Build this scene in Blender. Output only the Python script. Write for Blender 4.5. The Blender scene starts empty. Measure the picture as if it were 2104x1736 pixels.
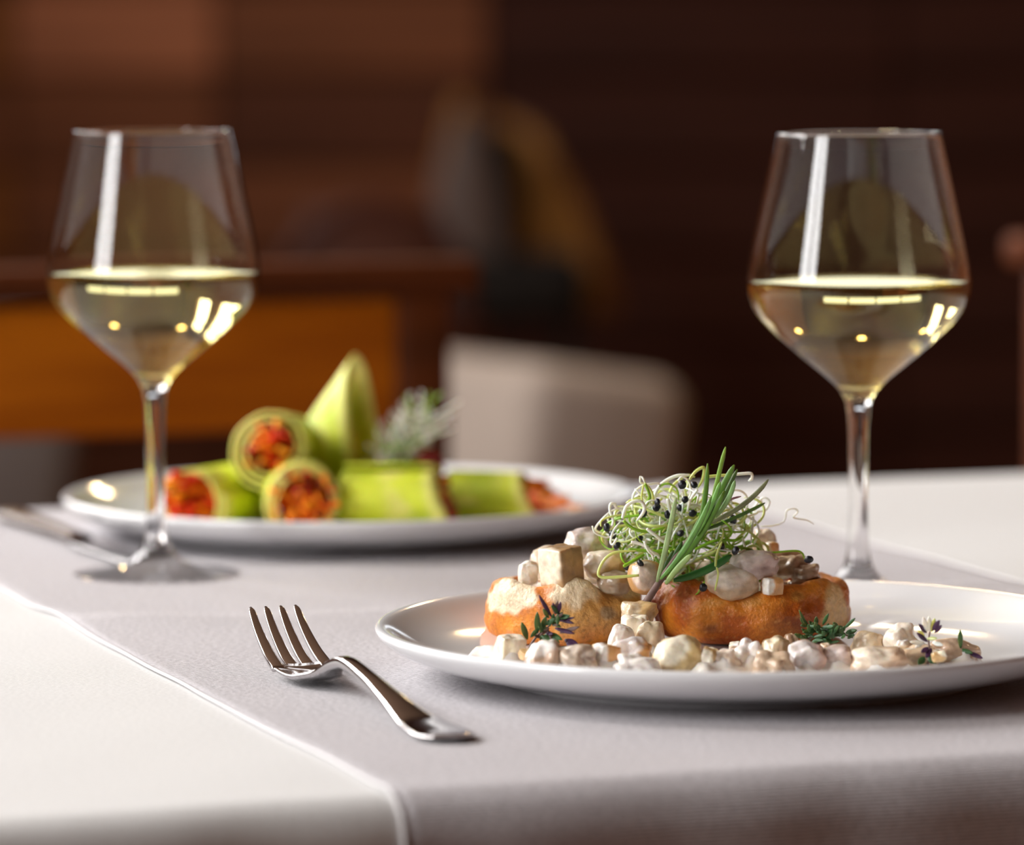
import bpy, math, random
from mathutils import Vector, Matrix, noise as mnoise
C = bpy.context.scene.collection
S = bpy.context.scene
PI = math.pi
# ------------------------------------------------------------------ camera
T = 0.75                                   # height of the table top
CAMH = T + 0.2572
F, PIT, ROLL = 9600.0, 0.088, -0.004
W0, H0 = 2104, 1736
cam = bpy.data.cameras.new('camera')
cob = bpy.data.objects.new('camera', cam); C.objects.link(cob); S.camera = cob
cam.sensor_width = 36.0; cam.sensor_fit = 'HORIZONTAL'
cam.lens = F / W0 * 36.0
cam.clip_start = 0.05; cam.clip_end = 60
_f = Vector((0, math.cos(PIT), -math.sin(PIT))); _r = Vector((1, 0, 0)); _u = _r.cross(_f)
_c, _s = math.cos(ROLL), math.sin(ROLL)
R_ = _c * _r + _s * _u; U_ = -_s * _r + _c * _u
cob.matrix_world = Matrix(((R_.x, U_.x, -_f.x, 0), (R_.y, U_.y, -_f.y, 0), (R_.z, U_.z, -_f.z, CAMH), (0, 0, 0, 1)))
cam.dof.use_dof = True
cam.dof.focus_distance = 1.812
cam.dof.aperture_fstop = cam.lens / 26.0
S.view_settings.view_transform = 'Standard'; S.view_settings.look = 'None'
S.view_settings.gamma = 1.0; S.view_settings.use_curve_mapping = False
S.view_settings.exposure = 0.0
S.cycles.max_bounces = 14; S.cycles.transmission_bounces = 12; S.cycles.glossy_bounces = 6
S.cycles.diffuse_bounces = 4; S.cycles.transparent_max_bounces = 12
S.cycles.use_denoising = True
S.cycles.caustics_refractive = True; S.cycles.caustics_reflective = False
S.cycles.sample_clamp_indirect = 6.0
S.cycles.blur_glossy = 0.3
# ------------------------------------------------------------------ sky and lights
wd = bpy.data.worlds.new('sky'); S.world = wd; wd.use_nodes = True
wd.node_tree.nodes['Background'].inputs[0].default_value = (0.75, 0.86, 1.0, 1)
wd.node_tree.nodes['Background'].inputs[1].default_value = 1.2

def area(name, loc, direction, sx, sy, power, col):
    l = bpy.data.lights.new(name, 'AREA'); l.shape = 'RECTANGLE'; l.size = sx; l.size_y = sy
    l.energy = power; l.color = col
    o = bpy.data.objects.new(name, l); C.objects.link(o); o.location = loc
    o.rotation_euler = Vector(direction).to_track_quat('-Z', 'Y').to_euler()
    return o
# daylight entering through the windows (x position of left wall = LX)
LX, RX, BY, FY, CZ = -1.75, 2.6, 8.6, -2.4, 3.2
DAY = (1.0, 0.975, 0.95)
WINS = [(0.34, 1.28, 0.95, 2.6, 76), (1.9, 3.3, 1.5, 2.9, 112), (3.8, 5.3, 1.5, 2.9, 125), (6.1, 7.3, 1.5, 2.9, 62)]
BW = (-1.45, 1.75, 1.17, 1.42)     # unseen window band added in the back wall to brighten the wine surface: x0, x1, z0, z1
for (y0, y1, z0, z1, pw) in WINS:
    area('window_daylight', (LX - 0.10, (y0 + y1) / 2, (z0 + z1) / 2), (1, 0, -0.02), y1 - y0, z1 - z0, pw, DAY)
area('window_daylight', ((BW[0] + BW[1]) / 2, BY + 0.12, (BW[2] + BW[3]) / 2), (0, -1, 0), BW[1] - BW[0], BW[3] - BW[2], 2.6, DAY)  # added light in the made-up back band, mirrored by the wine surface
# ------------------------------------------------------------------ helpers
def P(px, py, z=None, d=None):
    """world point seen at pixel px,py: at height z above the table top, or at depth d"""
    dx, dy = px - W0 / 2, py - H0 / 2
    x = dx * _c + dy * _s; y = -dx * _s + dy * _c
    cp, sp = math.cos(PIT), math.sin(PIT)
    v = Vector((x / F, cp - y / F * sp, -sp - y / F * cp))
    t = (z + T - CAMH) / v.z if d is None else d / v.y
    return v * t + Vector((0, 0, CAMH))
def lerp(a, b, t): return a + (b - a) * t
def interp(xs, ys, x):
    if x <= xs[0]: return ys[0]
    n = len(xs)
    if n == 2: return lerp(ys[0], ys[1], min(1, (x - xs[0]) / (xs[1] - xs[0])))
    sec = [(ys[i + 1] - ys[i]) / (xs[i + 1] - xs[i]) for i in range(n - 1)]
    for i in range(n - 1):
        if x <= xs[i + 1]:
            def slope(k):
                if k == 0: return sec[0]
                if k == n - 1: return sec[-1]
                if sec[k - 1] * sec[k] <= 0: return 0.0
                return 2 * sec[k - 1] * sec[k] / (sec[k - 1] + sec[k])
            h = xs[i + 1] - xs[i]; t = (x - xs[i]) / h; t2 = t * t; t3 = t2 * t
            return (2 * t3 - 3 * t2 + 1) * ys[i] + (t3 - 2 * t2 + t) * h * slope(i) + (-2 * t3 + 3 * t2) * ys[i + 1] + (t3 - t2) * h * slope(i + 1)
    return ys[-1]
def fnoise(v, s=1.0, seed=0.0):
    return mnoise.noise(Vector((v[0] * s + seed * 7.31, v[1] * s - seed * 3.7, v[2] * s + seed * 1.9)))
def sm(e0, e1, x):
    t = max(0, min(1, (x - e0) / (e1 - e0))); return t * t * (3 - 2 * t)
def mix3(a, b, t): return tuple(lerp(a[i], b[i], t) for i in range(3))

class MB:
    def __init__(s): s.v = []; s.f = []; s.uv = None; s.col = None; s.mi = []
    def grid(s, rows, close_u=False, close_v=False):
        n0 = len(s.v); R = len(rows); K = len(rows[0])
        for r in rows: s.v += [tuple(p) for p in r]
        for i in range(R - (0 if close_v else 1)):
            for j in range(K - (0 if close_u else 1)):
                a = n0 + i * K + j; b = n0 + i * K + (j + 1) % K
                c = n0 + ((i + 1) % R) * K + (j + 1) % K; d = n0 + ((i + 1) % R) * K + j
                s.f.append((a, b, c, d))
        return n0
    def lathe(s, prof, n=64, c=(0, 0, 0)):
        rows = []
        for r, z in prof:
            rows.append([(c[0] + r * math.cos(2 * PI * k / n), c[1] + r * math.sin(2 * PI * k / n), c[2] + z) for k in range(n)])
        s.grid(rows, close_u=True)
    def tube(s, pts, rad, n=8, flat=1.0, cap=True, up=Vector((0, 0, 1))):
        pts = [Vector(p) for p in pts]; K = len(pts)
        if not hasattr(rad, '__len__'): rad = [rad] * K
        rows = []; prev = None
        for i, p in enumerate(pts):
            t = (pts[min(i + 1, K - 1)] - pts[max(i - 1, 0)])
            t = t.normalized() if t.length > 1e-12 else Vector((0, 0, 1))
            if prev is None:
                a = up - t * up.dot(t)
                if a.length < 1e-3: a = Vector((1, 0, 0)) - t * t.x
            else: a = prev - t * prev.dot(t)
            a.normalize(); prev = a; b = t.cross(a)
            rows.append([p + (a * math.cos(2 * PI * k / n) * flat + b * math.sin(2 * PI * k / n)) * rad[i] for k in range(n)])
        n0 = s.grid(rows, close_u=True)
        if cap:
            s.f.append(tuple(n0 + k for k in range(n))[::-1]); s.f.append(tuple(n0 + (K - 1) * n + k for k in range(n)))
    def box(s, c, d, rot=None, bev=0.0):
        c = Vector(c); m = rot or Matrix.Identity(3)
        hx, hy, hz = d[0] / 2, d[1] / 2, d[2] / 2
        if bev <= 0:
            n0 = len(s.v)
            for sx in (-1, 1):
                for sy in (-1, 1):
                    for sz in (-1, 1): s.v.append(tuple(c + m @ Vector((sx * hx, sy * hy, sz * hz))))
            for q in ((0, 1, 3, 2), (4, 6, 7, 5), (0, 4, 5, 1), (2, 3, 7, 6), (0, 2, 6, 4), (1, 5, 7, 3)): s.f.append(tuple(n0 + i for i in q))
            return
        # rounded box from a sphere-ish grid
        nt, npz = 24, 12
        rows = []
        for i in range(npz + 1):
            ph = -PI / 2 + PI * i / npz; row = []
            sz = math.sin(ph)
            for k in range(nt):
                th = 2 * PI * (k + .5) / nt
                n = Vector((math.cos(ph) * math.cos(th), math.cos(ph) * math.sin(th), sz))
                q = Vector(((hx - bev) * (1 if n.x > 0 else -1), (hy - bev) * (1 if n.y > 0 else -1), (hz - bev) * (1 if i > npz / 2 else -1 if i < npz / 2 else 0)))
                if i == npz / 2: q.z = 0
                row.append(c + m @ (q + n * bev))
            rows.append(row)
        s.grid(rows, close_u=True)
        n0 = len(s.v) - nt * (npz + 1)
        s.f.append(tuple(n0 + k for k in range(nt))[::-1]); s.f.append(tuple(n0 + npz * nt + k for k in range(nt)))
    def build(s, name, mat, parent=None, loc=None, smooth=True, cols=None, sub=0, autos=None):
        me = bpy.data.meshes.new(name)
        o_ = Vector(loc) if loc is not None else Vector((0, 0, 0))
        me.from_pydata([tuple(Vector(v) - o_) for v in s.v], [], s.f)
        me.materials.append(mat)
        if s.col is not None:
            a = me.color_attributes.new('Col', 'FLOAT_COLOR', 'POINT')
            for i, c in enumerate(s.col): a.data[i].color = (c[0], c[1], c[2], 1)
        if s.uv is not None:
            l = me.uv_layers.new(name='UVMap')
            for lp in me.loops: l.data[lp.index].uv = s.uv[lp.vertex_index]
        if smooth: me.polygons.foreach_set('use_smooth', [True] * len(me.polygons))
        me.update()
        if autos: me.set_sharp_from_angle(angle=autos)
        o = bpy.data.objects.new(name, me); C.objects.link(o)
        if parent is not None:
            o.parent = parent
            o.location = o_ - Vector(parent.location) if loc is not None else -Vector(parent.location)
        else: o.location = o_
        if sub:
            md = o.modifiers.new('sub', 'SUBSURF'); md.levels = sub; md.render_levels = sub
        return o
def tag(o, label=None, cat=None, group=None, kind=None):
    if label: o['label'] = label
    if cat: o['category'] = cat
    if group: o['group'] = group
    if kind: o['kind'] = kind
    return o
def empty(name, loc, label, cat, group=None):
    o = bpy.data.objects.new(name, None); C.objects.link(o); o.location = loc
    o.empty_display_size = 0.02
    return tag(o, label, cat, group)
def copy_tree(o, parent=None):
    c = o.copy(); C.objects.link(c)
    if parent is not None: c.parent = parent
    for ch in list(o.children): copy_tree(ch, c)
    return c

# ------------------------------------------------------------------ materials
def new_mat(name):
    m = bpy.data.materials.new(name); m.use_nodes = True
    return m, m.node_tree.nodes, m.node_tree.links, m.node_tree.nodes['Principled BSDF']
def setb(b, **k):
    for n, v in k.items(): b.inputs[n.replace('_', ' ')].default_value = v
def mat(name, col, rough=0.5, metal=0.0, var=0.0, scale=20, col2=None, bump=0.0, bscale=200, bdist=0.001, sss=0.0, ssr=(0.004, 0.002, 0.001),
        coat=0.0, attr=False, coords='Object', stretch=(1, 1, 1), trans=0.0, ior=None, spec=None, detail=4, sheen=0.0):
    m, N, L, b = new_mat(name)
    setb(b, Roughness=rough, Metallic=metal)
    b.inputs['Base Color'].default_value = (*col, 1)
    tc = N.new('ShaderNodeTexCoord'); mp = N.new('ShaderNodeMapping'); mp.inputs['Scale'].default_value = stretch
    L.new(tc.outputs[coords], mp.inputs[0])
    src = None
    if attr:
        at = N.new('ShaderNodeAttribute'); at.attribute_name = 'Col'; src = at.outputs['Color']
    if col2 is not None or var > 0:
        nz = N.new('ShaderNodeTexNoise'); nz.inputs['Scale'].default_value = scale; nz.inputs['Detail'].default_value = detail
        L.new(mp.outputs[0], nz.inputs['Vector'])
        if col2 is not None:
            r = N.new('ShaderNodeValToRGB'); r.color_ramp.elements[0].position = 0.38; r.color_ramp.elements[1].position = 0.62
            r.color_ramp.elements[0].color = (*col, 1); r.color_ramp.elements[1].color = (*col2, 1)
            L.new(nz.outputs['Fac'], r.inputs[0]); src2 = r.outputs[0]
            if src is not None:
                mx = N.new('ShaderNodeMix'); mx.data_type = 'RGBA'; mx.blend_type = 'MULTIPLY'; mx.inputs[0].default_value = 1
                L.new(src, mx.inputs[6]); L.new(src2, mx.inputs[7]); src = mx.outputs[2]
            else: src = src2
        else:
            mr = N.new('ShaderNodeMapRange'); mr.inputs[1].default_value = .3; mr.inputs[2].default_value = .7
            mr.inputs[3].default_value = 1 - var; mr.inputs[4].default_value = 1 + var
            L.new(nz.outputs['Fac'], mr.inputs[0])
            mx = N.new('ShaderNodeMix'); mx.data_type = 'RGBA'; mx.blend_type = 'MULTIPLY'; mx.inputs[0].default_value = 1
            if src is not None: L.new(src, mx.inputs[6])
            else: mx.inputs[6].default_value = (*col, 1)
            L.new(mr.outputs[0], mx.inputs[7]); src = mx.outputs[2]
    if src is not None: L.new(src, b.inputs['Base Color'])
    if bump > 0:
        n2 = N.new('ShaderNodeTexNoise'); n2.inputs['Scale'].default_value = bscale; n2.inputs['Detail'].default_value = 3
        L.new(mp.outputs[0], n2.inputs['Vector'])
        bp = N.new('ShaderNodeBump'); bp.inputs['Strength'].default_value = bump; bp.inputs['Distance'].default_value = bdist
        L.new(n2.outputs['Fac'], bp.inputs['Height']); L.new(bp.outputs[0], b.inputs['Normal'])
    if sss > 0:
        b.inputs['Subsurface Weight'].default_value = sss; b.inputs['Subsurface Radius'].default_value = ssr
        b.inputs['Subsurface Scale'].default_value = 1.0
    if coat: b.inputs['Coat Weight'].default_value = coat; b.inputs['Coat Roughness'].default_value = 0.08
    if trans: b.inputs['Transmission Weight'].default_value = trans
    if ior: b.inputs['IOR'].default_value = ior
    if spec is not None: b.inputs['Specular IOR Level'].default_value = spec
    if sheen: b.inputs['Sheen Weight'].default_value = sheen
    return m
def cloth_mat(name, col, grain, gscale, rib):
    m, N, L, b = new_mat(name)
    setb(b, Roughness=0.85); b.inputs['Specular IOR Level'].default_value = 0.15
    b.inputs['Sheen Weight'].default_value = 0.12
    uv = N.new('ShaderNodeUVMap'); uv.uv_map = 'UVMap'
    nz = N.new('ShaderNodeTexNoise'); nz.inputs['Scale'].default_value = gscale; nz.inputs['Detail'].default_value = 2.5; nz.inputs['Roughness'].default_value = .65
    mp = N.new('ShaderNodeMapping'); mp.inputs['Scale'].default_value = (0.55, 1.0, 1); mp.inputs['Rotation'].default_value = (0, 0, 0.4)
    L.new(uv.outputs[0], mp.inputs[0]); L.new(mp.outputs[0], nz.inputs['Vector'])
    w1 = N.new('ShaderNodeTexWave'); w1.bands_direction = 'Y'; w1.inputs['Scale'].default_value = 250; w1.inputs['Distortion'].default_value = 0.6
    w1.inputs['Detail Scale'].default_value = 3
    w2 = N.new('ShaderNodeTexWave'); w2.bands_direction = 'X'; w2.inputs['Scale'].default_value = 330; w2.inputs['Distortion'].default_value = 0.6
    L.new(uv.outputs[0], w1.inputs[0]); L.new(uv.outputs[0], w2.inputs[0])
    a1 = N.new('ShaderNodeMath'); a1.operation = 'MULTIPLY_ADD'; a1.inputs[1].default_value = rib
    L.new(w1.outputs['Fac'], a1.inputs[0])
    a2 = N.new('ShaderNodeMath'); a2.operation = 'MULTIPLY_ADD'; a2.inputs[1].default_value = rib * 0.4
    L.new(w2.outputs['Fac'], a2.inputs[0]); L.new(nz.outputs['Fac'], a2.inputs[2]); L.new(a2.outputs[0], a1.inputs[2])
    bp = N.new('ShaderNodeBump'); bp.inputs['Strength'].default_value = grain; bp.inputs['Distance'].default_value = 0.0008
    L.new(a1.outputs[0], bp.inputs['Height']); L.new(bp.outputs[0], b.inputs['Normal'])
    mr = N.new('ShaderNodeMapRange'); mr.inputs[1].default_value = .36; mr.inputs[2].default_value = .64; mr.inputs[3].default_value = .74; mr.inputs[4].default_value = 1.14
    L.new(nz.outputs['Fac'], mr.inputs[0])
    mx = N.new('ShaderNodeMix'); mx.data_type = 'RGBA'; mx.blend_type = 'MULTIPLY'; mx.inputs[0].default_value = min(1, grain * 1.6)
    mx.inputs[6].default_value = (*col, 1); L.new(mr.outputs[0], mx.inputs[7]); L.new(mx.outputs[2], b.inputs['Base Color'])
    return m
def glass_mat(name, col, ior, rough=0.0):
    m = bpy.data.materials.new(name); m.use_nodes = True; N = m.node_tree.nodes; L = m.node_tree.links
    N.remove(N['Principled BSDF']); g = N.new('ShaderNodeBsdfGlass'); g.inputs[0].default_value = (*col, 1)
    g.inputs['Roughness'].default_value = rough; g.inputs['IOR'].default_value = ior
    L.new(g.outputs[0], N['Material Output'].inputs[0]); return m
def emis(name, col, s):
    m = bpy.data.materials.new(name); m.use_nodes = True; N = m.node_tree.nodes; L = m.node_tree.links
    N.remove(N['Principled BSDF']); g = N.new('ShaderNodeEmission'); g.inputs[0].default_value = (*col, 1); g.inputs[1].default_value = s
    L.new(g.outputs[0], N['Material Output'].inputs[0]); return m

M_cloth = cloth_mat('white_cloth', (0.70, 0.695, 0.685), 0.30, 1000, 0.5)
M_runner = cloth_mat('grey_cloth', (0.67, 0.64, 0.665), 1.0, 780, 0.45)
M_hem = mat('hem_cloth', (0.68, 0.66, 0.67), 0.85, bump=.3, bscale=900)
M_porc = mat('porcelain', (0.80, 0.80, 0.81), 0.10, spec=0.55, coat=0.25)
M_glass = glass_mat('clear_glass', (1, 1, 1), 1.48)
M_wine = glass_mat('white_wine', (0.985, 0.915, 0.60), 1.345)
M_steel = mat('polished_steel', (0.62, 0.60, 0.60), 0.09, metal=1.0)
M_chunk = mat('cream_chunk', (1, 1, 1), 0.34, var=0.24, scale=190, bump=0.5, bscale=420, bdist=0.0007, sss=0.35, ssr=(0.003, 0.0018, 0.001), coat=0.35, attr=True)
M_sauce = mat('cream_sauce', (0.90, 0.84, 0.77), 0.25, var=0.08, scale=120, bump=0.4, bscale=260, bdist=0.0008, sss=0.3, coat=0.4)
M_crepe = mat('crepe', (1, 1, 1), 0.48, var=0.14, scale=600, bump=0.8, bscale=750, bdist=0.0008, sss=0.12, attr=True, detail=5, coat=0.05)
M_rose = mat('rosemary_green', (0.085, 0.22, 0.045), 0.42, var=0.25, scale=200, attr=True, sss=0.1, spec=.4)
M_stem = mat('herb_stem', (0.17, 0.10, 0.085), 0.6, var=0.2, scale=400)
M_spw = mat('sprout_white', (0.90, 0.91, 0.80), 0.3, sss=0.4, coat=.3)
M_spp = mat('sprout_pale_green', (0.52, 0.62, 0.19), 0.3, sss=0.4, coat=.3)
M_spg = mat('sprout_green', (0.22, 0.46, 0.02), 0.35, sss=0.2, coat=.2)
M_seed = mat('sprout_seed', (0.008, 0.009, 0.016), 0.35, bump=.3, bscale=900)
M_leaf = mat('thyme_leaf', (0.035, 0.12, 0.035), 0.5, var=0.3, scale=300, sss=.1)
M_purple = mat('purple_bud', (0.07, 0.022, 0.075), 0.5, var=0.3, scale=400)
M_wrap = mat('green_wrap', (1, 1, 1), 0.5, var=0.12, scale=90, bump=.3, bscale=300, sss=0.2, attr=True)
M_fill = mat('orange_filling', (1, 1, 1), 0.5, var=0.2, scale=300, attr=True, spec=.25)
M_slat = mat('chestnut_slat', (0.52, 0.14, 0.003), 0.6, col2=(0.38, 0.092, 0.002), scale=5, stretch=(1, 1, 8), bump=.1, spec=.1)
M_rail = mat('dark_red_wood', (0.085, 0.020, 0.004), 0.6, spec=.12, var=.3, scale=8, stretch=(1, 1, 6))
def plank_mat(name, c):
    return mat(name, c, 0.6, spec=.12, col2=tuple(k * .68 for k in c), scale=3.2, stretch=(0.6, 1, 9), bump=.2, bscale=60, bdist=.002)
M_pl = [plank_mat('plank_light', (0.34, 0.12, 0.055)), plank_mat('plank_mid', (0.16, 0.052, 0.020)), plank_mat('plank_dark', (0.085, 0.025, 0.010)),
        plank_mat('plank_black', (0.034, 0.0075, 0.003)), plank_mat('plank_amber', (0.20, 0.065, 0.012))]
M_floor = mat('brown_floor', (0.22, 0.085, 0.030), 0.4, var=.3, scale=4)
M_ceil = mat('ceiling_boards', (0.12, 0.065, 0.035), 0.9, var=.05, scale=3)
M_soff = mat('ceiling_boards', (0.070, 0.034, 0.020), 0.8, var=.2, scale=3)
M_wall = mat('brown_wall', (0.14, 0.05, 0.018), 0.8, var=.1, scale=3)
M_frame = mat('window_frame_wood', (0.10, 0.045, 0.02), 0.5, var=.2, scale=10)
M_kh = mat('knife_handle_dark_reflection', (0.06, 0.028, 0.018), 0.35, spec=.3)  # dark reflection on the handle put into its colour
M_tan = mat('tan_shell', (0.18, 0.076, 0.016), 0.6, spec=.15, var=.2, scale=8)
M_black = mat('black_leather', (0.008, 0.006, 0.005), 0.8, spec=.1, var=.2, scale=30)
M_grey = mat('grey_wool', (0.065, 0.042, 0.035), 0.9, var=.15, scale=40)
M_cream = mat('cream_upholstery', (0.23, 0.185, 0.155), 0.9, var=.05, scale=30, bump=.3, bscale=500)
M_cream_shade = mat('shaded_cream_upholstery', (0.13, 0.115, 0.12), 0.9, var=.05, scale=30)  # cream fabric with the shade put in as a darker grey
M_lamp = emis('warm_lamp', (1.0, 0.72, 0.38), 90)
M_brass = mat('lamp_metal', (0.05, 0.04, 0.03), 0.4, metal=.6)

# ------------------------------------------------------------------ room shell
def sbox(name, c, d, m, parent=None, label=None):
    b = MB(); b.box((0, 0, 0), d)
    o = b.build(name, m, None, smooth=False)
    o.location = c
    if parent is not None: o.parent = parent; o.location = Vector(c) - Vector(parent.location)
    else: tag(o, label, None, None, 'structure')
    return o
cx, cy = (LX + RX) / 2, (BY + FY) / 2; wx, wy = RX - LX, BY - FY
sbox('floor', (cx, cy, -0.05), (wx + .4, wy + .4, 0.1), M_floor, label='brown wooden floor')
sbox('ceiling', (cx, cy, CZ + 0.05), (wx + .4, wy + .4, 0.1), M_ceil, label='brown ceiling')
sbox('wall_right', (RX + 0.05, cy, CZ / 2), (0.1, wy, CZ), M_wall, label='brown wall')
sbox('wall_front', (cx, FY - 0.05, CZ / 2), (wx + .2, 0.1, CZ), M_wall, label='brown wall')
wbm = MB()
wbm.box((cx, BY + .08, BW[2] / 2), (wx + .2, .1, BW[2])); wbm.box((cx, BY + .08, (BW[3] + CZ) / 2), (wx + .2, .1, CZ - BW[3]))
wbm.box(((LX - .1 + BW[0]) / 2, BY + .08, (BW[2] + BW[3]) / 2), (BW[0] - LX + .1, .1, BW[3] - BW[2])); wbm.box(((RX + .1 + BW[1]) / 2, BY + .08, (BW[2] + BW[3]) / 2), (RX + .1 - BW[1], .1, BW[3] - BW[2]))
wb = tag(wbm.build('wall_back', M_pl[3], smooth=False), 'dark wooden back wall', kind='structure')
w = MB()
for xx in [lerp(BW[0], BW[1], k / 4) for k in range(5)]: w.box((xx, BY + .07, (BW[2] + BW[3]) / 2), (.045, .05, BW[3] - BW[2]))
for zz_ in (BW[2], BW[3]): w.box(((BW[0] + BW[1]) / 2, BY + .07, zz_), (BW[1] - BW[0], .05, .045))
tag(w.build('window_5', M_frame, smooth=False), 'wooden frame of the added window band', kind='structure')  # bars around the added back light
# left wall with window openings
lw = MB()
ys = [FY] + [v for w in WINS for v in (w[0], w[1])] + [BY]
for i in range(0, len(ys), 2): lw.box((LX - .05, (ys[i] + ys[i + 1]) / 2, CZ / 2), (0.1, ys[i + 1] - ys[i], CZ))
for (y0, y1, z0, z1, pw) in WINS:
    lw.box((LX - .05, (y0 + y1) / 2, z0 / 2), (0.1, y1 - y0, z0)); lw.box((LX - .05, (y0 + y1) / 2, (z1 + CZ) / 2), (0.1, y1 - y0, CZ - z1))
tag(lw.build('wall_left', M_wall, smooth=False), 'brown wall with windows', kind='structure')
for i, (y0, y1, z0, z1, pw) in enumerate(WINS):
    w = MB(); t = .05
    w.box((LX - .03, y0 + t / 2, (z0 + z1) / 2), (.06, t, z1 - z0)); w.box((LX - .03, y1 - t / 2, (z0 + z1) / 2), (.06, t, z1 - z0))
    w.box((LX - .03, (y0 + y1) / 2, z0 + t / 2), (.06, y1 - y0, t)); w.box((LX - .03, (y0 + y1) / 2, z1 - t / 2), (.06, y1 - y0, t))
    w.box((LX - .03, (y0 + y1) / 2, (z0 + z1) / 2), (.04, t * .7, z1 - z0)); w.box((LX - .03, (y0 + y1) / 2, z0 + (z1 - z0) * .68), (.04, y1 - y0, t * .7))
    tag(w.build('window_%d' % (i + 1), M_frame, smooth=False), 'wooden frame of the added window band', kind='structure')
# planks on the back wall, one object each
random.seed(4)
PD = BY + 0.01
def xat(px, d): return (px - W0 / 2) / F * d
x_a, x_b, x_c = xat(35, PD), xat(452, PD), xat(1005, PD)
secs = [(LX, x_a - .0, [4, 1, 4, 1]), (x_a, x_b, [0]), (x_b, x_c, [1]), (x_c, x_c + .75, [3]), (x_c + .75, x_c + 1.6, [3]), (x_c + 1.6, RX, [3])]
zz = [0.0]; 
z_ref = CAMH - (150 - 19) / F * PD
rowh = 0.165
k0 = int(z_ref / rowh); off = z_ref - k0 * rowh
rows_ = [off + rowh * k for k in range(-1, int(CZ / rowh) + 1)]
for (xa, xb, tones) in secs:
    for ri, zr in enumerate(rows_):
        z0_, z1_ = max(0, zr), min(BW[2] - .03, zr + rowh)
        if z1_ - z0_ < .03: continue
        rel = round((zr - z_ref) / rowh)
        tn = tones[ri % len(tones)]
        if tones == [0]: tn = 0 if rel >= 0 else (1 if rel in (-1, -2, -3) else 2)
        if tones == [1]: tn = 1 if rel >= 0 else (2 if rel in (-1,) else (1 if rel == -2 else 2))
        b = MB(); dep = .035 + random.uniform(-.004, .004)
        b.box((0, 0, 0), (xb - xa - .006, dep, z1_ - z0_ - .010))
        o = b.build('plank', M_pl[tn], None, smooth=False); o.parent = wb
        o.location = Vector(((xa + xb) / 2, BY + .03 - dep / 2, (z0_ + z1_) / 2)) - Vector(wb.location)
        bv = o.modifiers.new('bev', 'BEVEL'); bv.width = .004; bv.segments = 1
# ceiling lamps
def lamp(x, y, z, label):
    t = empty('pendant_lamp', (x, y, CZ), label, 'lamp', 'pendant lamps over the room')
    b = MB(); b.tube([(x, y, CZ), (x, y, z + .1)], .006, 8); b.build('cord', M_brass, t)
    b = MB(); b.lathe([(.02, .1), (.05, .095), (.11, .03), (.13, -.02), (.126, -.02), (.105, .025), (.045, .088), (.02, .092)], 24, (x, y, z)); b.build('lamp_shade', M_brass, t)
    b = MB(); b.lathe([(.0005, -.075), (.05, -.06), (.075, -.015), (.06, .03), (.025, .07), (.0005, .075)], 20, (x, y, z)); b.build('bulb', M_lamp, t)
lamp(-.9, 5.2, 2.05, 'warm pendant lamp nearest the windows')
lamp(.35, 5.4, 2.05, 'warm pendant lamp hanging in mid room')
lamp(1.6, 5.2, 2.05, 'warm pendant lamp nearest the brown wall')

# ------------------------------------------------------------------ background furniture
AX = math.radians(19.0)
E1 = Vector((math.cos(AX), math.sin(AX), 0)); E2 = Vector((-math.sin(AX), math.cos(AX), 0))
RT = Matrix((E1, E2, Vector((0, 0, 1)))).transposed()      # local(u,v,z) -> world
def UV(u, v, z=0): return E1 * u + E2 * v + Vector((0, 0, z))
def make_chair(name, u0, u1, v, label):
    um = (u0 + u1) / 2
    t = empty(name, UV(um, v, 0), label, 'chair', 'wooden dining chairs behind the table')
    def bb(nm, u, vv, z, d, m, bev=.006):
        b = MB(); b.box(UV(u, vv, z), d, RT, bev); return b.build(nm, m, t)
    for u in (u0 + .022, u1 - .022): bb('back_post', u, v, .4225, (.036, .03, .845), M_rail)
    bb('top_rail', um, v - .003, T + .088, (u1 - u0 + .03, .036, .022), M_rail)
    bb('back_slat', um, v + .001, T + .0335, (u1 - u0 - .074, .016, .083), M_slat, .004)
    bb('lower_slat', um, v + .001, T - .17, (u1 - u0 - .074, .016, .05), M_slat, .004)
    bb('seat', um, v - .215, .445, (u1 - u0, .42, .035), M_rail, .012)
    for u in (u0 + .03, u1 - .03): bb('leg', u, v - .395, .215, (.036, .036, .43), M_rail)
    return t
make_chair('dining_chair', .487, .940, 2.85, 'wooden dining chair with orange brown back slat behind the green wraps')
make_chair('dining_chair', 1.412, 1.867, 2.98, 'wooden chair at the far right edge, its dark rail end showing')
# cream low armchair, seen from the side
def make_arm(name, corner, label, rot=AX, mt=None):
    mt = mt or M_cream
    e1 = Vector((math.cos(rot), math.sin(rot), 0)); e2 = Vector((-math.sin(rot), math.cos(rot), 0))
    rm = Matrix((e1, e2, Vector((0, 0, 1)))).transposed()
    c = Vector(corner)
    t = empty(name, c, label, 'armchair', 'low armchairs at the back')
    b = MB(); b.box(c + e1 * -.105 + e2 * .315 + Vector((0, 0, .385)), (.20, .66, .44), rm @ Matrix.Rotation(math.radians(9), 3, 'Y') @ Matrix.Rotation(math.radians(-2), 3, 'X'), .04); b.build('backrest', mt, t)
    b = MB(); b.box(c + e1 * -.47 + e2 * .315 + Vector((0, 0, .29)), (.52, .63, .20), rm, .05); b.build('seat', mt, t)
    for a, q in ((-.05, .06), (-.05, .57), (-.68, .06), (-.68, .57)):
        b = MB(); b.tube([c + e1 * a + e2 * q, c + e1 * a + e2 * q + Vector((0, 0, .2))], [.014, .02], 10); b.build('leg', M_rail, t)
    return t
make_arm('armchair', (.178, 5.13, 0), 'low cream armchair whose rounded backrest shows behind the plated dish')
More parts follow.
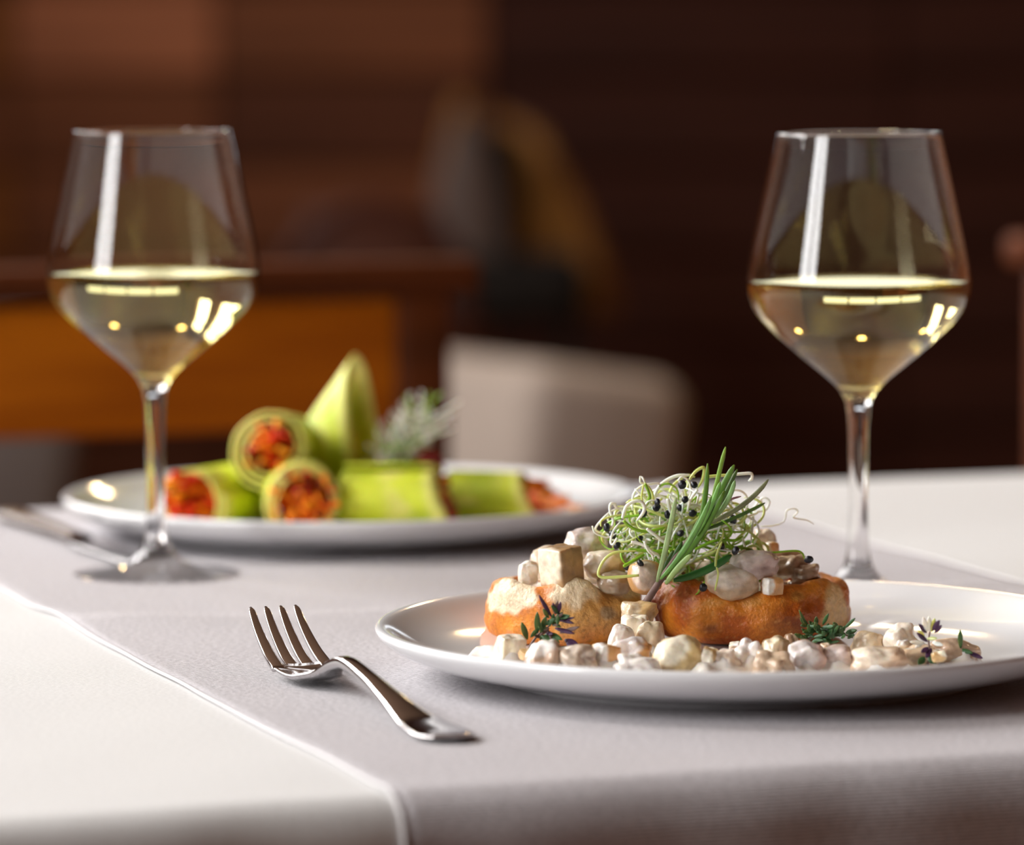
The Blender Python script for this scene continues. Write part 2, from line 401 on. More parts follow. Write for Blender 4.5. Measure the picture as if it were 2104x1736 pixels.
make_arm('armchair', (-.58, 6.2, 0), 'low cream armchair coloured darker for shade, half hidden under the orange chair slat, far left', AX + .1, M_cream_shade)
# tan shell chair with a grey coat
c = P(1060, 500, d=7.6); c.z = 0
t = empty('shell_chair', c, 'dark chair with curved tan back shell standing near the back wall', 'chair')
zt = lambda y, d: CAMH - (y - 19) / F * d
b = MB(); rows = []
for i in range(21):
    a = i / 20; row = []
    for j in range(13):
        s_ = j / 12
        ang = lerp(math.radians(-80), math.radians(75), s_)
        rr = .115 * (1 - .25 * a)
        zc = .50 + .36 * a - .10 * (s_ ** 2) * a
        row.append((c.x - .02 + rr * math.sin(ang) * (1.0 - .4 * a ** 3) + .06 * (1 - a) * s_, c.y + .1 + rr * math.cos(ang), zc))
    rows.append(row)
b.grid(rows); o = b.build('back_shell', M_tan, t); md = o.modifiers.new('s', 'SOLIDIFY'); md.thickness = .03
b = MB(); b.box((c.x - .045, c.y + .02, .66), (.11, .06, .30), None, .028); b.build('back_cushion', M_black, t)
b = MB(); b.box((c.x, c.y - .05, .56), (.23, .30, .11), None, .04); b.build('seat', M_black, t)
for sx, sy in ((-.09, -.15), (.09, -.15), (-.09, .07), (.09, .07)):
    b = MB(); b.tube([(c.x + sx, c.y + sy, 0), (c.x + sx * .9, c.y + sy, .52)], .014, 8); b.build('leg', M_black, t)
b = MB(); rows = []
for i in range(13):
    a = i / 12; z = .84 - .32 * a
    rows.append([(c.x - .075 + (.045 + .03 * a) * math.cos(k / 16 * 2 * PI) * (.5 + .5 * min(1, a * 3)), c.y - .03 + .05 * math.sin(k / 16 * 2 * PI) + .01 * math.sin(k * 2.1), z - .04 * (k % 3 == 0)) for k in range(16)])
b.grid(rows, close_u=True)
tag(b.build('coat', M_grey), 'greyish brown coat hanging beside the tan shell chair', 'coat')
# dark round-backed chair between the wall and the rail
c = P(765, 470, d=6.3); c.z = 0
t = empty('round_back_chair', c, 'dark wooden chair with arched back in front of the planks', 'chair')
b = MB(); pts = []
for k in range(17):
    a = PI * k / 16; pts.append((c.x - .125 * math.cos(a), c.y, .60 + .145 * math.sin(a)))
b.tube([(c.x - .125, c.y, .44)] + pts + [(c.x + .125, c.y, .44)], .016, 8); b.build('back_frame', M_pl[3], t)
b = MB(); b.tube([(c.x, c.y - .01, .46), (c.x, c.y, .745)], [.10, .09], 16, .12, up=Vector((0, 1, 0))); b.build('back_pad', M_pl[3], t)
b = MB(); b.box((c.x, c.y - .17, .44), (.30, .34, .05), None, .02); b.build('seat', M_rail, t)
for sx, sy in ((-.12, -.30), (.12, -.30), (-.12, -.02), (.12, -.02)):
    b = MB(); b.tube([(c.x + sx, c.y + sy, 0), (c.x + sx, c.y + sy, .43)], .014, 8); b.build('leg', M_rail, t)

# ------------------------------------------------------------------ the table
U0, U1, V0, V1 = -.02, 1.42, 1.437, 2.352
RU0, RU1 = .456, .890
tb = empty('dining_table', UV((U0 + U1) / 2, (V0 + V1) / 2, 0), 'dining table standing under the white cloth, set for two', 'table')
b = MB(); b.box(UV((U0 + U1) / 2, (V0 + V1) / 2, T - .0185), (U1 - U0 - .012, V1 - V0 - .012, .03), RT); b.build('table_top', M_rail, tb, smooth=False)
for u in (U0 + .08, U1 - .08):
    for v in (V0 + .08, V1 - .08):
        b = MB(); b.box(UV(u, v, (T - .034) / 2), (.06, .06, T - .034), RT); b.build('leg', M_rail, tb, smooth=False)
RIDGE = P(250, 1285, z=0); RIDGE.z = 0
def und(u, v):
    n = mnoise.noise(Vector((u * 5.5, v * 7.5, 1.7))) * .5 + mnoise.noise(Vector((u * 14, v * 17, 5.1))) * .22
    p = UV(u, v)
    q0 = p - RIDGE; al = q0.x * .93 - q0.y * .36; ac = q0.x * .36 + q0.y * .93
    rg = math.exp(-(al / .06) ** 2 - (ac / .030) ** 2)
    return -.0016 + .0022 * max(-.7, min(.7, n)) + .0034 * rg
def cross(s, top, r, drop, flare):
    """s = distance along the cloth from the near hem up, over and down: returns (v, z) relative, v from near face"""
    arc = r * PI / 2
    if s < drop:
        k = drop - s; return (-(flare * (k / drop) ** 1.3), -r - k)
    if s < drop + arc:
        a = (s - drop) / r; return (r - r * math.cos(a), -r + r * math.sin(a))
    return (r + s - drop - arc, 0.0)
def cloth_sheet(name, m, u0, u1, zoff, r, drop, du, label, cat, edge_wob=0.0, sides=False):
    Lt = V1 - V0
    arc = r * PI / 2; total = 2 * (drop + arc) + (Lt - 2 * r)
    svals = []
    s = 0
    while s < total:
        svals.append(s)
        near = s < drop + arc + .02
        s += (.004 if (near and s > drop - .01) else .009)
    svals.append(total)
    n = int((u1 - u0) / du)
    rows = []; uvs = []
    for s in svals:
        row = []
        if s <= total / 2: v, z = cross(s, 0, r, drop, .012); v = V0 - zoff + v
        else: v, z = cross(total - s, 0, r, drop, .012); v = V1 + zoff - v
        for k in range(n + 1):
            u = lerp(u0, u1, k / n)
            dz = z + zoff
            if z > -r * .3: dz += und(u, v) * (1 if z == 0 else .5)
            hang = sm(0, .15, -z - r)
            vv = v + hang * .006 * math.sin(u * 38 + (1.3 if s < total / 2 else 0)) * (1 if s < total / 2 else -1) + (.0015 * mnoise.noise(Vector((u * 30, z * 10, 3.3))) if z < 0 else 0)
            uu = u + (edge_wob * mnoise.noise(Vector((v * 9, z * 9, k * 0.0 + 2))) if edge_wob else 0)
            row.append(UV(uu, vv, T + dz)); uvs.append((u, s))
        rows.append(row)
    b = MB(); b.grid(rows); b.uv = uvs
    org = UV((u0 + u1) / 2, (V0 + V1) / 2, T)
    o = b.build(name, m, None, loc=org); tag(o, label, cat)
    md = o.modifiers.new('thick', 'SOLIDIFY'); md.thickness = .0006; md.offset = -1
    return o, rows
tc_, _rows = cloth_sheet('tablecloth', M_cloth, U0 - .0, U1 + .0, 0.0020, .016, .22, .012, 'smooth white tablecloth draped over the dining table', 'tablecloth')
rn, rrows = cloth_sheet('table_runner', M_runner, RU0, RU1, 0.0034, .020, .20, .006, 'pale grey cloth runner laid across the table under both plates', 'table runner', edge_wob=.004)
for idx, nm in ((0, 'hem'), (-1, 'hem')):
    pts = [r[idx] + Vector((0, 0, .0001)) for r in rrows]
    b = MB(); b.tube(pts, .0010, 6, flat=.7); b.build('hem', M_hem, rn, loc=rn.location)
CT = 0.0034      # height of the runner surface over the nominal table plane (before undulation)

# ------------------------------------------------------------------ plates
ZP = 0.0012
def make_plate(c, label):
    prof = [(.0001, .005), (.086, .005), (.089, .0028), (.0925, .0002), (.096, 0), (.0985, .0008), (.1003, .0036), (.107, .0054), (.118, .0080), (.129, .0112), (.1365, .0155), (.1408, .0200),
            (.1420, .0228), (.1417, .0246), (.1400, .0253), (.1378, .0248), (.1350, .0230), (.1300, .0192), (.1230, .0152), (.1150, .0122), (.106, .0098), (.096, .0084), (.080, .0076), (.04, .0074), (.0001, .0074)]
    prof = [(r, z * .82) for r, z in prof]
    b = MB(); b.lathe(prof, 160)
    o = b.build('plate', M_porc); o.location = c
    md = o.modifiers.new('sub', 'SUBSURF'); md.levels = 1; md.render_levels = 1
    tag(o, label, 'plate', 'white dinner plates'); return o
PC1 = Vector((.0885, 1.7915, T + ZP)); PC2 = Vector((-.0793, 2.288, T + ZP))
make_plate(PC1, 'white coupe plate with the filled golden crepes, nearest the camera')
make_plate(PC2, 'white coupe plate holding green wraps, at the back behind the left wine glass')
FZ = ZP + .0062
def plate_z(x, y):
    r = math.hypot(x - PC1.x, y - PC1.y)
    return ZP + .82 * interp([0, .08, .096, .106, .115, .123, .13, .135], [.0074, .0076, .0084, .0098, .0122, .0152, .0192, .023], r)

# ------------------------------------------------------------------ wine glasses
def make_glass(loc, label, glabel):
    t = empty('wine_glass', loc, label, 'wine glass', 'stemmed glasses of white wine')
    out = [(.0001, .0000), (.036, .0000), (.0378, .0006), (.0380, .0012), (.0372, .0018), (.030, .0026), (.020, .0042), (.013, .0066), (.0085, .0100), (.0060, .0148), (.0047, .0210), (.0041, .032), (.0040, .049),
           (.0043, .068), (.0048, .080), (.0056, .0865), (.0086, .0915), (.0122, .0952), (.0198, .1012), (.0305, .1100), (.0413, .1198), (.0462, .1268), (.0482, .1335), (.0484, .1390), (.0477, .1460), (.0450, .1600), (.0415, .1760), (.0385, .1900), (.0360, .2005), (.0356, .2024)]
    th = .0011
    inn = [(.0352, .2027), (.0347, .2018), (.0376, .1898), (.0405, .1758), (.0440, .1598), (.0467, .1458), (.0473, .1390), (.0471, .1338), (.0451, .1276), (.0404, .1210), (.0298, .1116), (.0190, .1032), (.0115, .0975), (.0065, .0945), (.0001, .0930)]
    b = MB(); b.lathe(out + inn, 96)
    o = b.build('glass_body', M_glass); o.parent = t
    md = o.modifiers.new('sub', 'SUBSURF'); md.levels = 1; md.render_levels = 2
    e = .0002
    wp = [(.0001, .0930 - e), (.0065, .0945 - e), (.0115 + e, .0975 - e), (.0190 + e, .1032 - e), (.0298 + e, .1116 - e), (.0404 + e, .1210 - e), (.0451 + e, .1276), (.0471 + e, .1338), (.0472 + e, .1370), (.0473 + e, .1380)]
    b = MB(); b.lathe(wp + [(.0462, .1379), (.044, .1377), (.03, .1377), (.0001, .1377)], 96)
    o = b.build('wine', M_wine); o.parent = t; o['label'] = glabel
    return t
gl = P(322, 1190, z=0); gr = P(1763, 1234, z=0)
gl.z = gr.z = T + .0014
make_glass(gl, 'glass of white wine standing before the green wraps at the left', 'pale straw wine')
make_glass(gr, 'glass of white wine standing behind the crepe plate at the right', 'pale straw wine')

# ------------------------------------------------------------------ fork
def make_fork():
    tip = Vector((-.0938, 1.815, T)); u = Vector((.345, -.939, 0)).normalized(); n = Vector((-u.y, u.x, 0)); 
    n = Vector((.939, .345, 0))
    base = .0016
    zc = lambda s: interp([0, .014, .028, .042, .052, .066, .080, .092, .115, .14, .165, .180, .200, .214], [.0235, .0135, .0065, .0030, .0026, .0055, .0112, .0132, .0112, .0078, .0042, .0026, .0024, .0034], s) + base
    wd_ = lambda s: interp([.034, .042, .052, .062, .072, .082, .092, .12, .15, .17, .185, .200, .208, .2125, .214], [.0120, .0120, .0114, .0090, .0052, .0036, .0033, .0038, .0056, .0078, .0096, .0108, .0094, .0055, .001], s)
    t = empty('fork', tip + u * .1, 'polished steel dinner fork lying tines up left of the front plate', 'fork')
    # handle + shoulder
    rows = []
    S_ = [.0345 + i * (.214 - .0345) / 70 for i in range(71)]
    for s in S_:
        w = wd_(s); th = interp([.034, .06, .085, .15, .2, .214], [.0011, .0014, .0026, .0019, .0012, .0007], s)
        dish = interp([.034, .05, .075, .2], [.0014, .0012, 0, -.0002], s)
        row = []
        K = 20
        for k in range(K):
            a = 2 * PI * k / K
            x = math.cos(a); y = math.sin(a)
            sx = math.copysign(abs(x) ** .75, x); sy = math.copysign(abs(y) ** .6, y)
            row.append(tip + u * s + n * (w * sx) + Vector((0, 0, zc(s) + th * sy + dish * sx * sx)))
        rows.append(row)
    b = MB(); b.grid(rows, close_u=True); b.f.append(tuple(range(20))[::-1]); b.f.append(tuple(70 * 20 + k for k in range(20)))
    b.build('handle', M_steel, t)
    for k in range(4):
        off_r = (-1.5 + k) * .0066; off_t = (-1.5 + k) * .0061
        rows = []
        for i in range(25):
            s = lerp(.0385, 0.0, i / 24)
            o = lerp(off_r, off_t, i / 24); w = interp([0, .0012, .004, .018, .0385], [.0004, .0011, .0015, .0021, .0027], s); th = interp([0, .002, .0385], [.0004, .0008, .0011], s)
            dish = .0014 * (o / .0115) ** 2 * sm(0, .03, s)
            row = []
            for q in range(12):
                a = 2 * PI * q / 12; x = math.cos(a); y = math.sin(a)
                row.append(tip + u * s + n * (o + w * math.copysign(abs(x) ** .5, x)) + Vector((0, 0, zc(s) + dish + th * math.copysign(abs(y) ** .25, y))))
            rows.append(row)
        b = MB(); b.grid(rows, close_u=True); b.f.append(tuple(range(12))[::-1]); b.f.append(tuple(24 * 12 + q for q in range(12)))
        b.build('tine', M_steel, t)
make_fork()
# knife by the far plate
def make_knife():
    a = P(14, 1060, z=.004); e = P(322, 1172, z=.003)
    u = (e - a); u.z = 0; Ln = u.length; u.normalize(); n = Vector((u.y, -u.x, 0))
    t = empty('table_knife', a.lerp(e, .5), 'table knife, dark reflection painted on its handle, lying at the left of the back plate', 'knife')
    rows = []
    for i in range(31):
        s = i / 30 * Ln * .52
        w = interp([0, .01, .04, .1, .13], [.004, .0095, .008, .0052, .0062], s); th = interp([0, .01, .06, .13], [.0022, .0034, .0032, .0026], s)
        rows.append([a + u * s + n * (w * math.cos(2 * PI * k / 16)) + Vector((0, 0, .0015 + th * math.sin(2 * PI * k / 16))) for k in range(16)])
    b = MB(); b.grid(rows, close_u=True); b.f.append(tuple(range(16))[::-1]); b.f.append(tuple(30 * 16 + k for k in range(16))); b.build('handle', M_kh, t)
    rows = []
    for i in range(25):
        q = i / 24; s = lerp(Ln * .515, Ln, q)
        w = interp([0, .1, .7, .9, 1], [.006, .0098, .0095, .006, .0006], q)
        off = interp([0, .7, 1], [0, 0, .003], q)
        rows.append([a + u * s + n * (off + w * math.cos(2 * PI * k / 12)) + Vector((0, 0, .0006 + .0010 * math.sin(2 * PI * k / 12))) for k in range(12)])
    b = MB(); b.grid(rows, close_u=True); b.f.append(tuple(range(12))[::-1]); b.f.append(tuple(24 * 12 + k for k in range(12))); b.build('blade', M_steel, t)
make_knife()

# ------------------------------------------------------------------ crepe cups
CREAM = (0.84, 0.69, 0.48); ORNG = (0.60, 0.19, 0.035); TAN = (0.62, 0.34, 0.10); DEEP = (0.46, 0.098, 0.005); AMB = (0.72, 0.25, 0.022); GREYS = (0.28, 0.22, 0.15)
DC = 1.850
def make_cup(cx_, cy_, rx, ry, lip, colf, seed, label):
    """lip(dx, front)-> lip height above the table; colf(p, theta, t)"""
    prof = [(.30, 0.0, 0), (.72, 0.0, 0), (.84, .02, 0), (.92, .09, 0), (.975, .22, 0), (1.00, .38, 0), (1.005, .54, 0), (.995, .70, 0), (.97, .83, 0), (.93, .93, 0), (.875, .99, 0), (.82, 1.0, 0), (.765, .97, 0), (.725, .88, 0), (.70, .75, 0), (.69, .62, 0), (.60, .52, 0), (.35, .5, 0), (.02, .5, 0)]
    # resample profile smoothly
    P2 = []
    for i in range(len(prof) - 1):
        for q in range(4):
            tq = q / 4
            p0 = prof[max(0, i - 1)]; p1 = prof[i]; p2 = prof[i + 1]; p3 = prof[min(len(prof) - 1, i + 2)]
            cr = lambda k: .5 * ((2 * p1[k]) + (-p0[k] + p2[k]) * tq + (2 * p0[k] - 5 * p1[k] + 4 * p2[k] - p3[k]) * tq * tq + (-p0[k] + 3 * p1[k] - 3 * p2[k] + p3[k]) * tq ** 3)
            P2.append((cr(0), cr(1)))
    P2.append(prof[-1][:2])
    NT = 240; rows = []; cols = []
    z0 = FZ + .0004
    for j, (pr, pz) in enumerate(P2):
        row = []
        for k in range(NT):
            th = 2 * PI * k / NT; cth, sth = math.cos(th), math.sin(th)
            dx = rx * cth
            H = lip(dx, -sth) - z0
            nn = fnoise((cth * 1.3, sth * 1.3, pz * 1.1), 1.6, seed)
            n2 = fnoise((cth * 2, sth * 2, pz * 1.6), 4.2, seed + 3)
            bulge = 1 + (.085 * nn + .020 * n2) * (1 if pr > .5 else pr * 2)
            rr = pr * bulge
            wall = sm(.5, .8, pr)
            p = Vector((cx_ + rx * rr * cth, cy_ + ry * rr * sth, T + z0 + H * max(pz, 0) + .0006 * n2 * wall * (pz > .05)))
            row.append(p); cols.append(colf(p, th, j / len(P2), pz, pr))
        rows.append(row)
    b = MB(); b.grid(rows, close_u=True); b.col = cols
    o = b.build('crepe_cup', M_crepe, None, loc=(cx_, cy_, T + z0))
    return tag(o, label, 'crepe')
def zpx(y, d): return CAMH - T - (y - 19.5) / F * d
def spx(x, d=1.82): return (x - W0 / 2) / F * d
def lipf(cxx, pts, back):
    xs = [spx(p[0]) - cxx for p in pts]; zs = [zpx(p[1], 1.822) for p in pts]
    def g(dx, fr):
        zf = interp(xs, zs, dx)
        return lerp(back, zf, sm(-.25, .25, fr))
    return g
LC = (spx(1160, DC), DC); RC = (spx(1548, DC), DC + .002)
lip_l = lipf(LC[0], [(995, 1206), (1020, 1196), (1050, 1203), (1085, 1209), (1110, 1207), (1145, 1196), (1185, 1189), (1210, 1193), (1240, 1210), (1262, 1218), (1285, 1212), (1310, 1206), (1330, 1205)], .0300)
lip_r = lipf(RC[0], [(1345, 1225), (1360, 1212), (1380, 1202), (1400, 1198), (1425, 1204), (1455, 1214), (1485, 1221), (1515, 1225), (1545, 1223), (1575, 1217), (1610, 1209), (1640, 1207), (1668, 1210), (1695, 1204), (1725, 1200), (1752, 1215)], .0310)
def toppx(p):
    d = p.y; return (p.x / d * F + W0 / 2, 19.5 + (CAMH - p.z) / d * F)
def col_l(p, th, t, pz, pr):
    n = fnoise(p, 160, 1); n2 = fnoise(p, 520, 2); n3 = fnoise(p, 70, 5)
    if math.sin(th) > .25: return mix3(ORNG, CREAM, sm(-.1, .3, n3 + n * .4))
    x, y = toppx(p)
    c = mix3(ORNG, AMB, sm(-.4, .5, n + n2 * .5))
    # right tan area
    tn = sm(1125, 1160, x + n * 30) ; c = mix3(c, TAN, tn * sm(1360, 1250, y + n3 * 30) * .95)
    e1 = 1 - math.hypot((x - 1051) / 56, (y - 1228) / 37) + n * .35 + n3 * .2; c = mix3(c, CREAM, sm(-.05, .16, e1))
    e2 = 1 - math.hypot((x - 1180) / 62, (y - 1214) / 36) + n * .4 + n2 * .15; c = mix3(c, CREAM, sm(-.15, .35, e2))
    e3 = 1 - math.hypot((x - 1290) / 40, (y - 1216) / 20) + n * .4; c = mix3(c, CREAM, .8 * sm(-.1, .4, e3))
    e4 = 1 - math.hypot((x - 1250) / 24, (y - 1268) / 20) + n * .5; c = mix3(c, GREYS, .75 * sm(0, .6, e4))
    if n2 < -.28 and y > 1265 and x > 1150: c = mix3(c, (.25, .12, .03), .5)
    return c
def col_r(p, th, t, pz, pr):
    n = fnoise(p, 130, 11); n2 = fnoise(p, 700, 12); n3 = fnoise(p, 60, 15)
    c = mix3(DEEP, AMB, sm(-.35, .55, n3 + n * .5 + n2 * .25))
    if math.sin(th) > .25: return c
    x, y = toppx(p)
    c = mix3(c, (.66, .30, .06), .7 * sm(.1, .6, 1 - math.hypot((x - 1470) / 34, (y - 1240) / 16) + n * .4))
    c = mix3(c, (.66, .30, .06), .7 * sm(.1, .6, 1 - math.hypot((x - 1545) / 32, (y - 1240) / 18) + n * .4))
    c = mix3(c, (.70, .36, .08), .6 * sm(.1, .6, 1 - math.hypot((x - 1642) / 20, (y - 1230) / 16) + n * .4))
    e = 1 - math.hypot((x - 1722) / 34, (y - 1262) / 62) + n * .5 + n3 * .3; c = mix3(c, (.74, .48, .20), sm(0, .45, e))
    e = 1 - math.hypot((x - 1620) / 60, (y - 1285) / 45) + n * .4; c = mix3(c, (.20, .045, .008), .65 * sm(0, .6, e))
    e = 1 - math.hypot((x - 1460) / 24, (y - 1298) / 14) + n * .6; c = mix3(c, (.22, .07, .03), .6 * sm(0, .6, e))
    if n2 > .50: c = mix3(c, (.75, .36, .12), .45)
    return c
make_cup(LC[0], LC[1], .0316, .0335, lip_l, col_l, 2.0, 'cream and golden crepe cup filled with mushrooms, at left of the front plate')
make_cup(RC[0], RC[1], .0388, .0350, lip_r, col_r, 9.0, 'deep orange brown crepe cup with wavy rim, right of the pale one')

# ------------------------------------------------------------------ mushroom and meat chunks
def blob(center, dims, seed, sq=1.0, amp=.12, yaw=0.0, tilt=0.0, roll=0.0, c1=(.8, .7, .6), c2=None, cutdir=None, mott=.25, n=11, amp2=.03, shear=0.0):
    """superellipsoid with noise; sq<1 boxier"""
    rot = Matrix.Rotation(yaw, 3, 'Z') @ Matrix.Rotation(tilt, 3, 'X') @ Matrix.Rotation(roll, 3, 'Y')
    c2 = c2 or c1
    b = MB(); cols = []; idx = {}
    cd = Vector(cutdir).normalized() if cutdir else None
    for ax in range(3):
        for sg in (-1, 1):
            ids = []
            for i in range(n + 1):
                r_ = []
                for j in range(n + 1):
                    a = -1 + 2 * i / n; bb = -1 + 2 * j / n
                    v = [0, 0, 0]; v[ax] = sg; v[(ax + 1) % 3] = a; v[(ax + 2) % 3] = bb
                    key = (round(v[0], 4), round(v[1], 4), round(v[2], 4))
                    if key not in idx:
                        q = Vector([math.tan(k * PI / 4) if abs(k) < 1 else k for k in v])
                        sph = q.normalized()
                        box = q
                        w = Vector([lerp(sph[k], box[k] * .88, sq) for k in range(3)])
                        nn = fnoise(sph, 1.5, seed); n2 = fnoise(sph, 4.5, seed + 9)
                        w = w * (1 + amp * nn * 1.6 + amp2 * n2 * 1.6)
                        w.x += shear * w.z
                        # colour
                        pure = 0
                        if cd is not None: pure = sm(.50, .72, sph.dot(cd) + .05 * n2)
                        else: pure = .5 + .5 * nn
                        cc = mix3(c2, c1, pure)
                        mm = sm(-.15, .5, fnoise(sph, 3.0, seed + 4) + .5 * fnoise(sph, 8, seed + 5)) * mott
                        cc = mix3(cc, (cc[0] * .45, cc[1] * .36, cc[2] * .30), mm)
                        p = Vector((w.x * dims[0] / 2, w.y * dims[1] / 2, w.z * dims[2] / 2))
                        idx[key] = len(b.v); b.v.append(tuple(Vector(center) + rot @ p)); cols.append(cc)
                    r_.append(idx[key])
                ids.append(r_)
            for i in range(n):
                for j in range(n):
                    q = (ids[i][j], ids[i + 1][j], ids[i + 1][j + 1], ids[i][j + 1])
                    b.f.append(q if sg > 0 else q[::-1])
    b.col = cols
    return b
PALE = (.90, .79, .64); WHITE = (.94, .90, .84); MAUVE = (.56, .43, .39); BROWN = (.36, .22, .13); ORCUT = (.72, .40, .16); BEIGE = (.66, .50, .34); OCH = (.60, .40, .18)
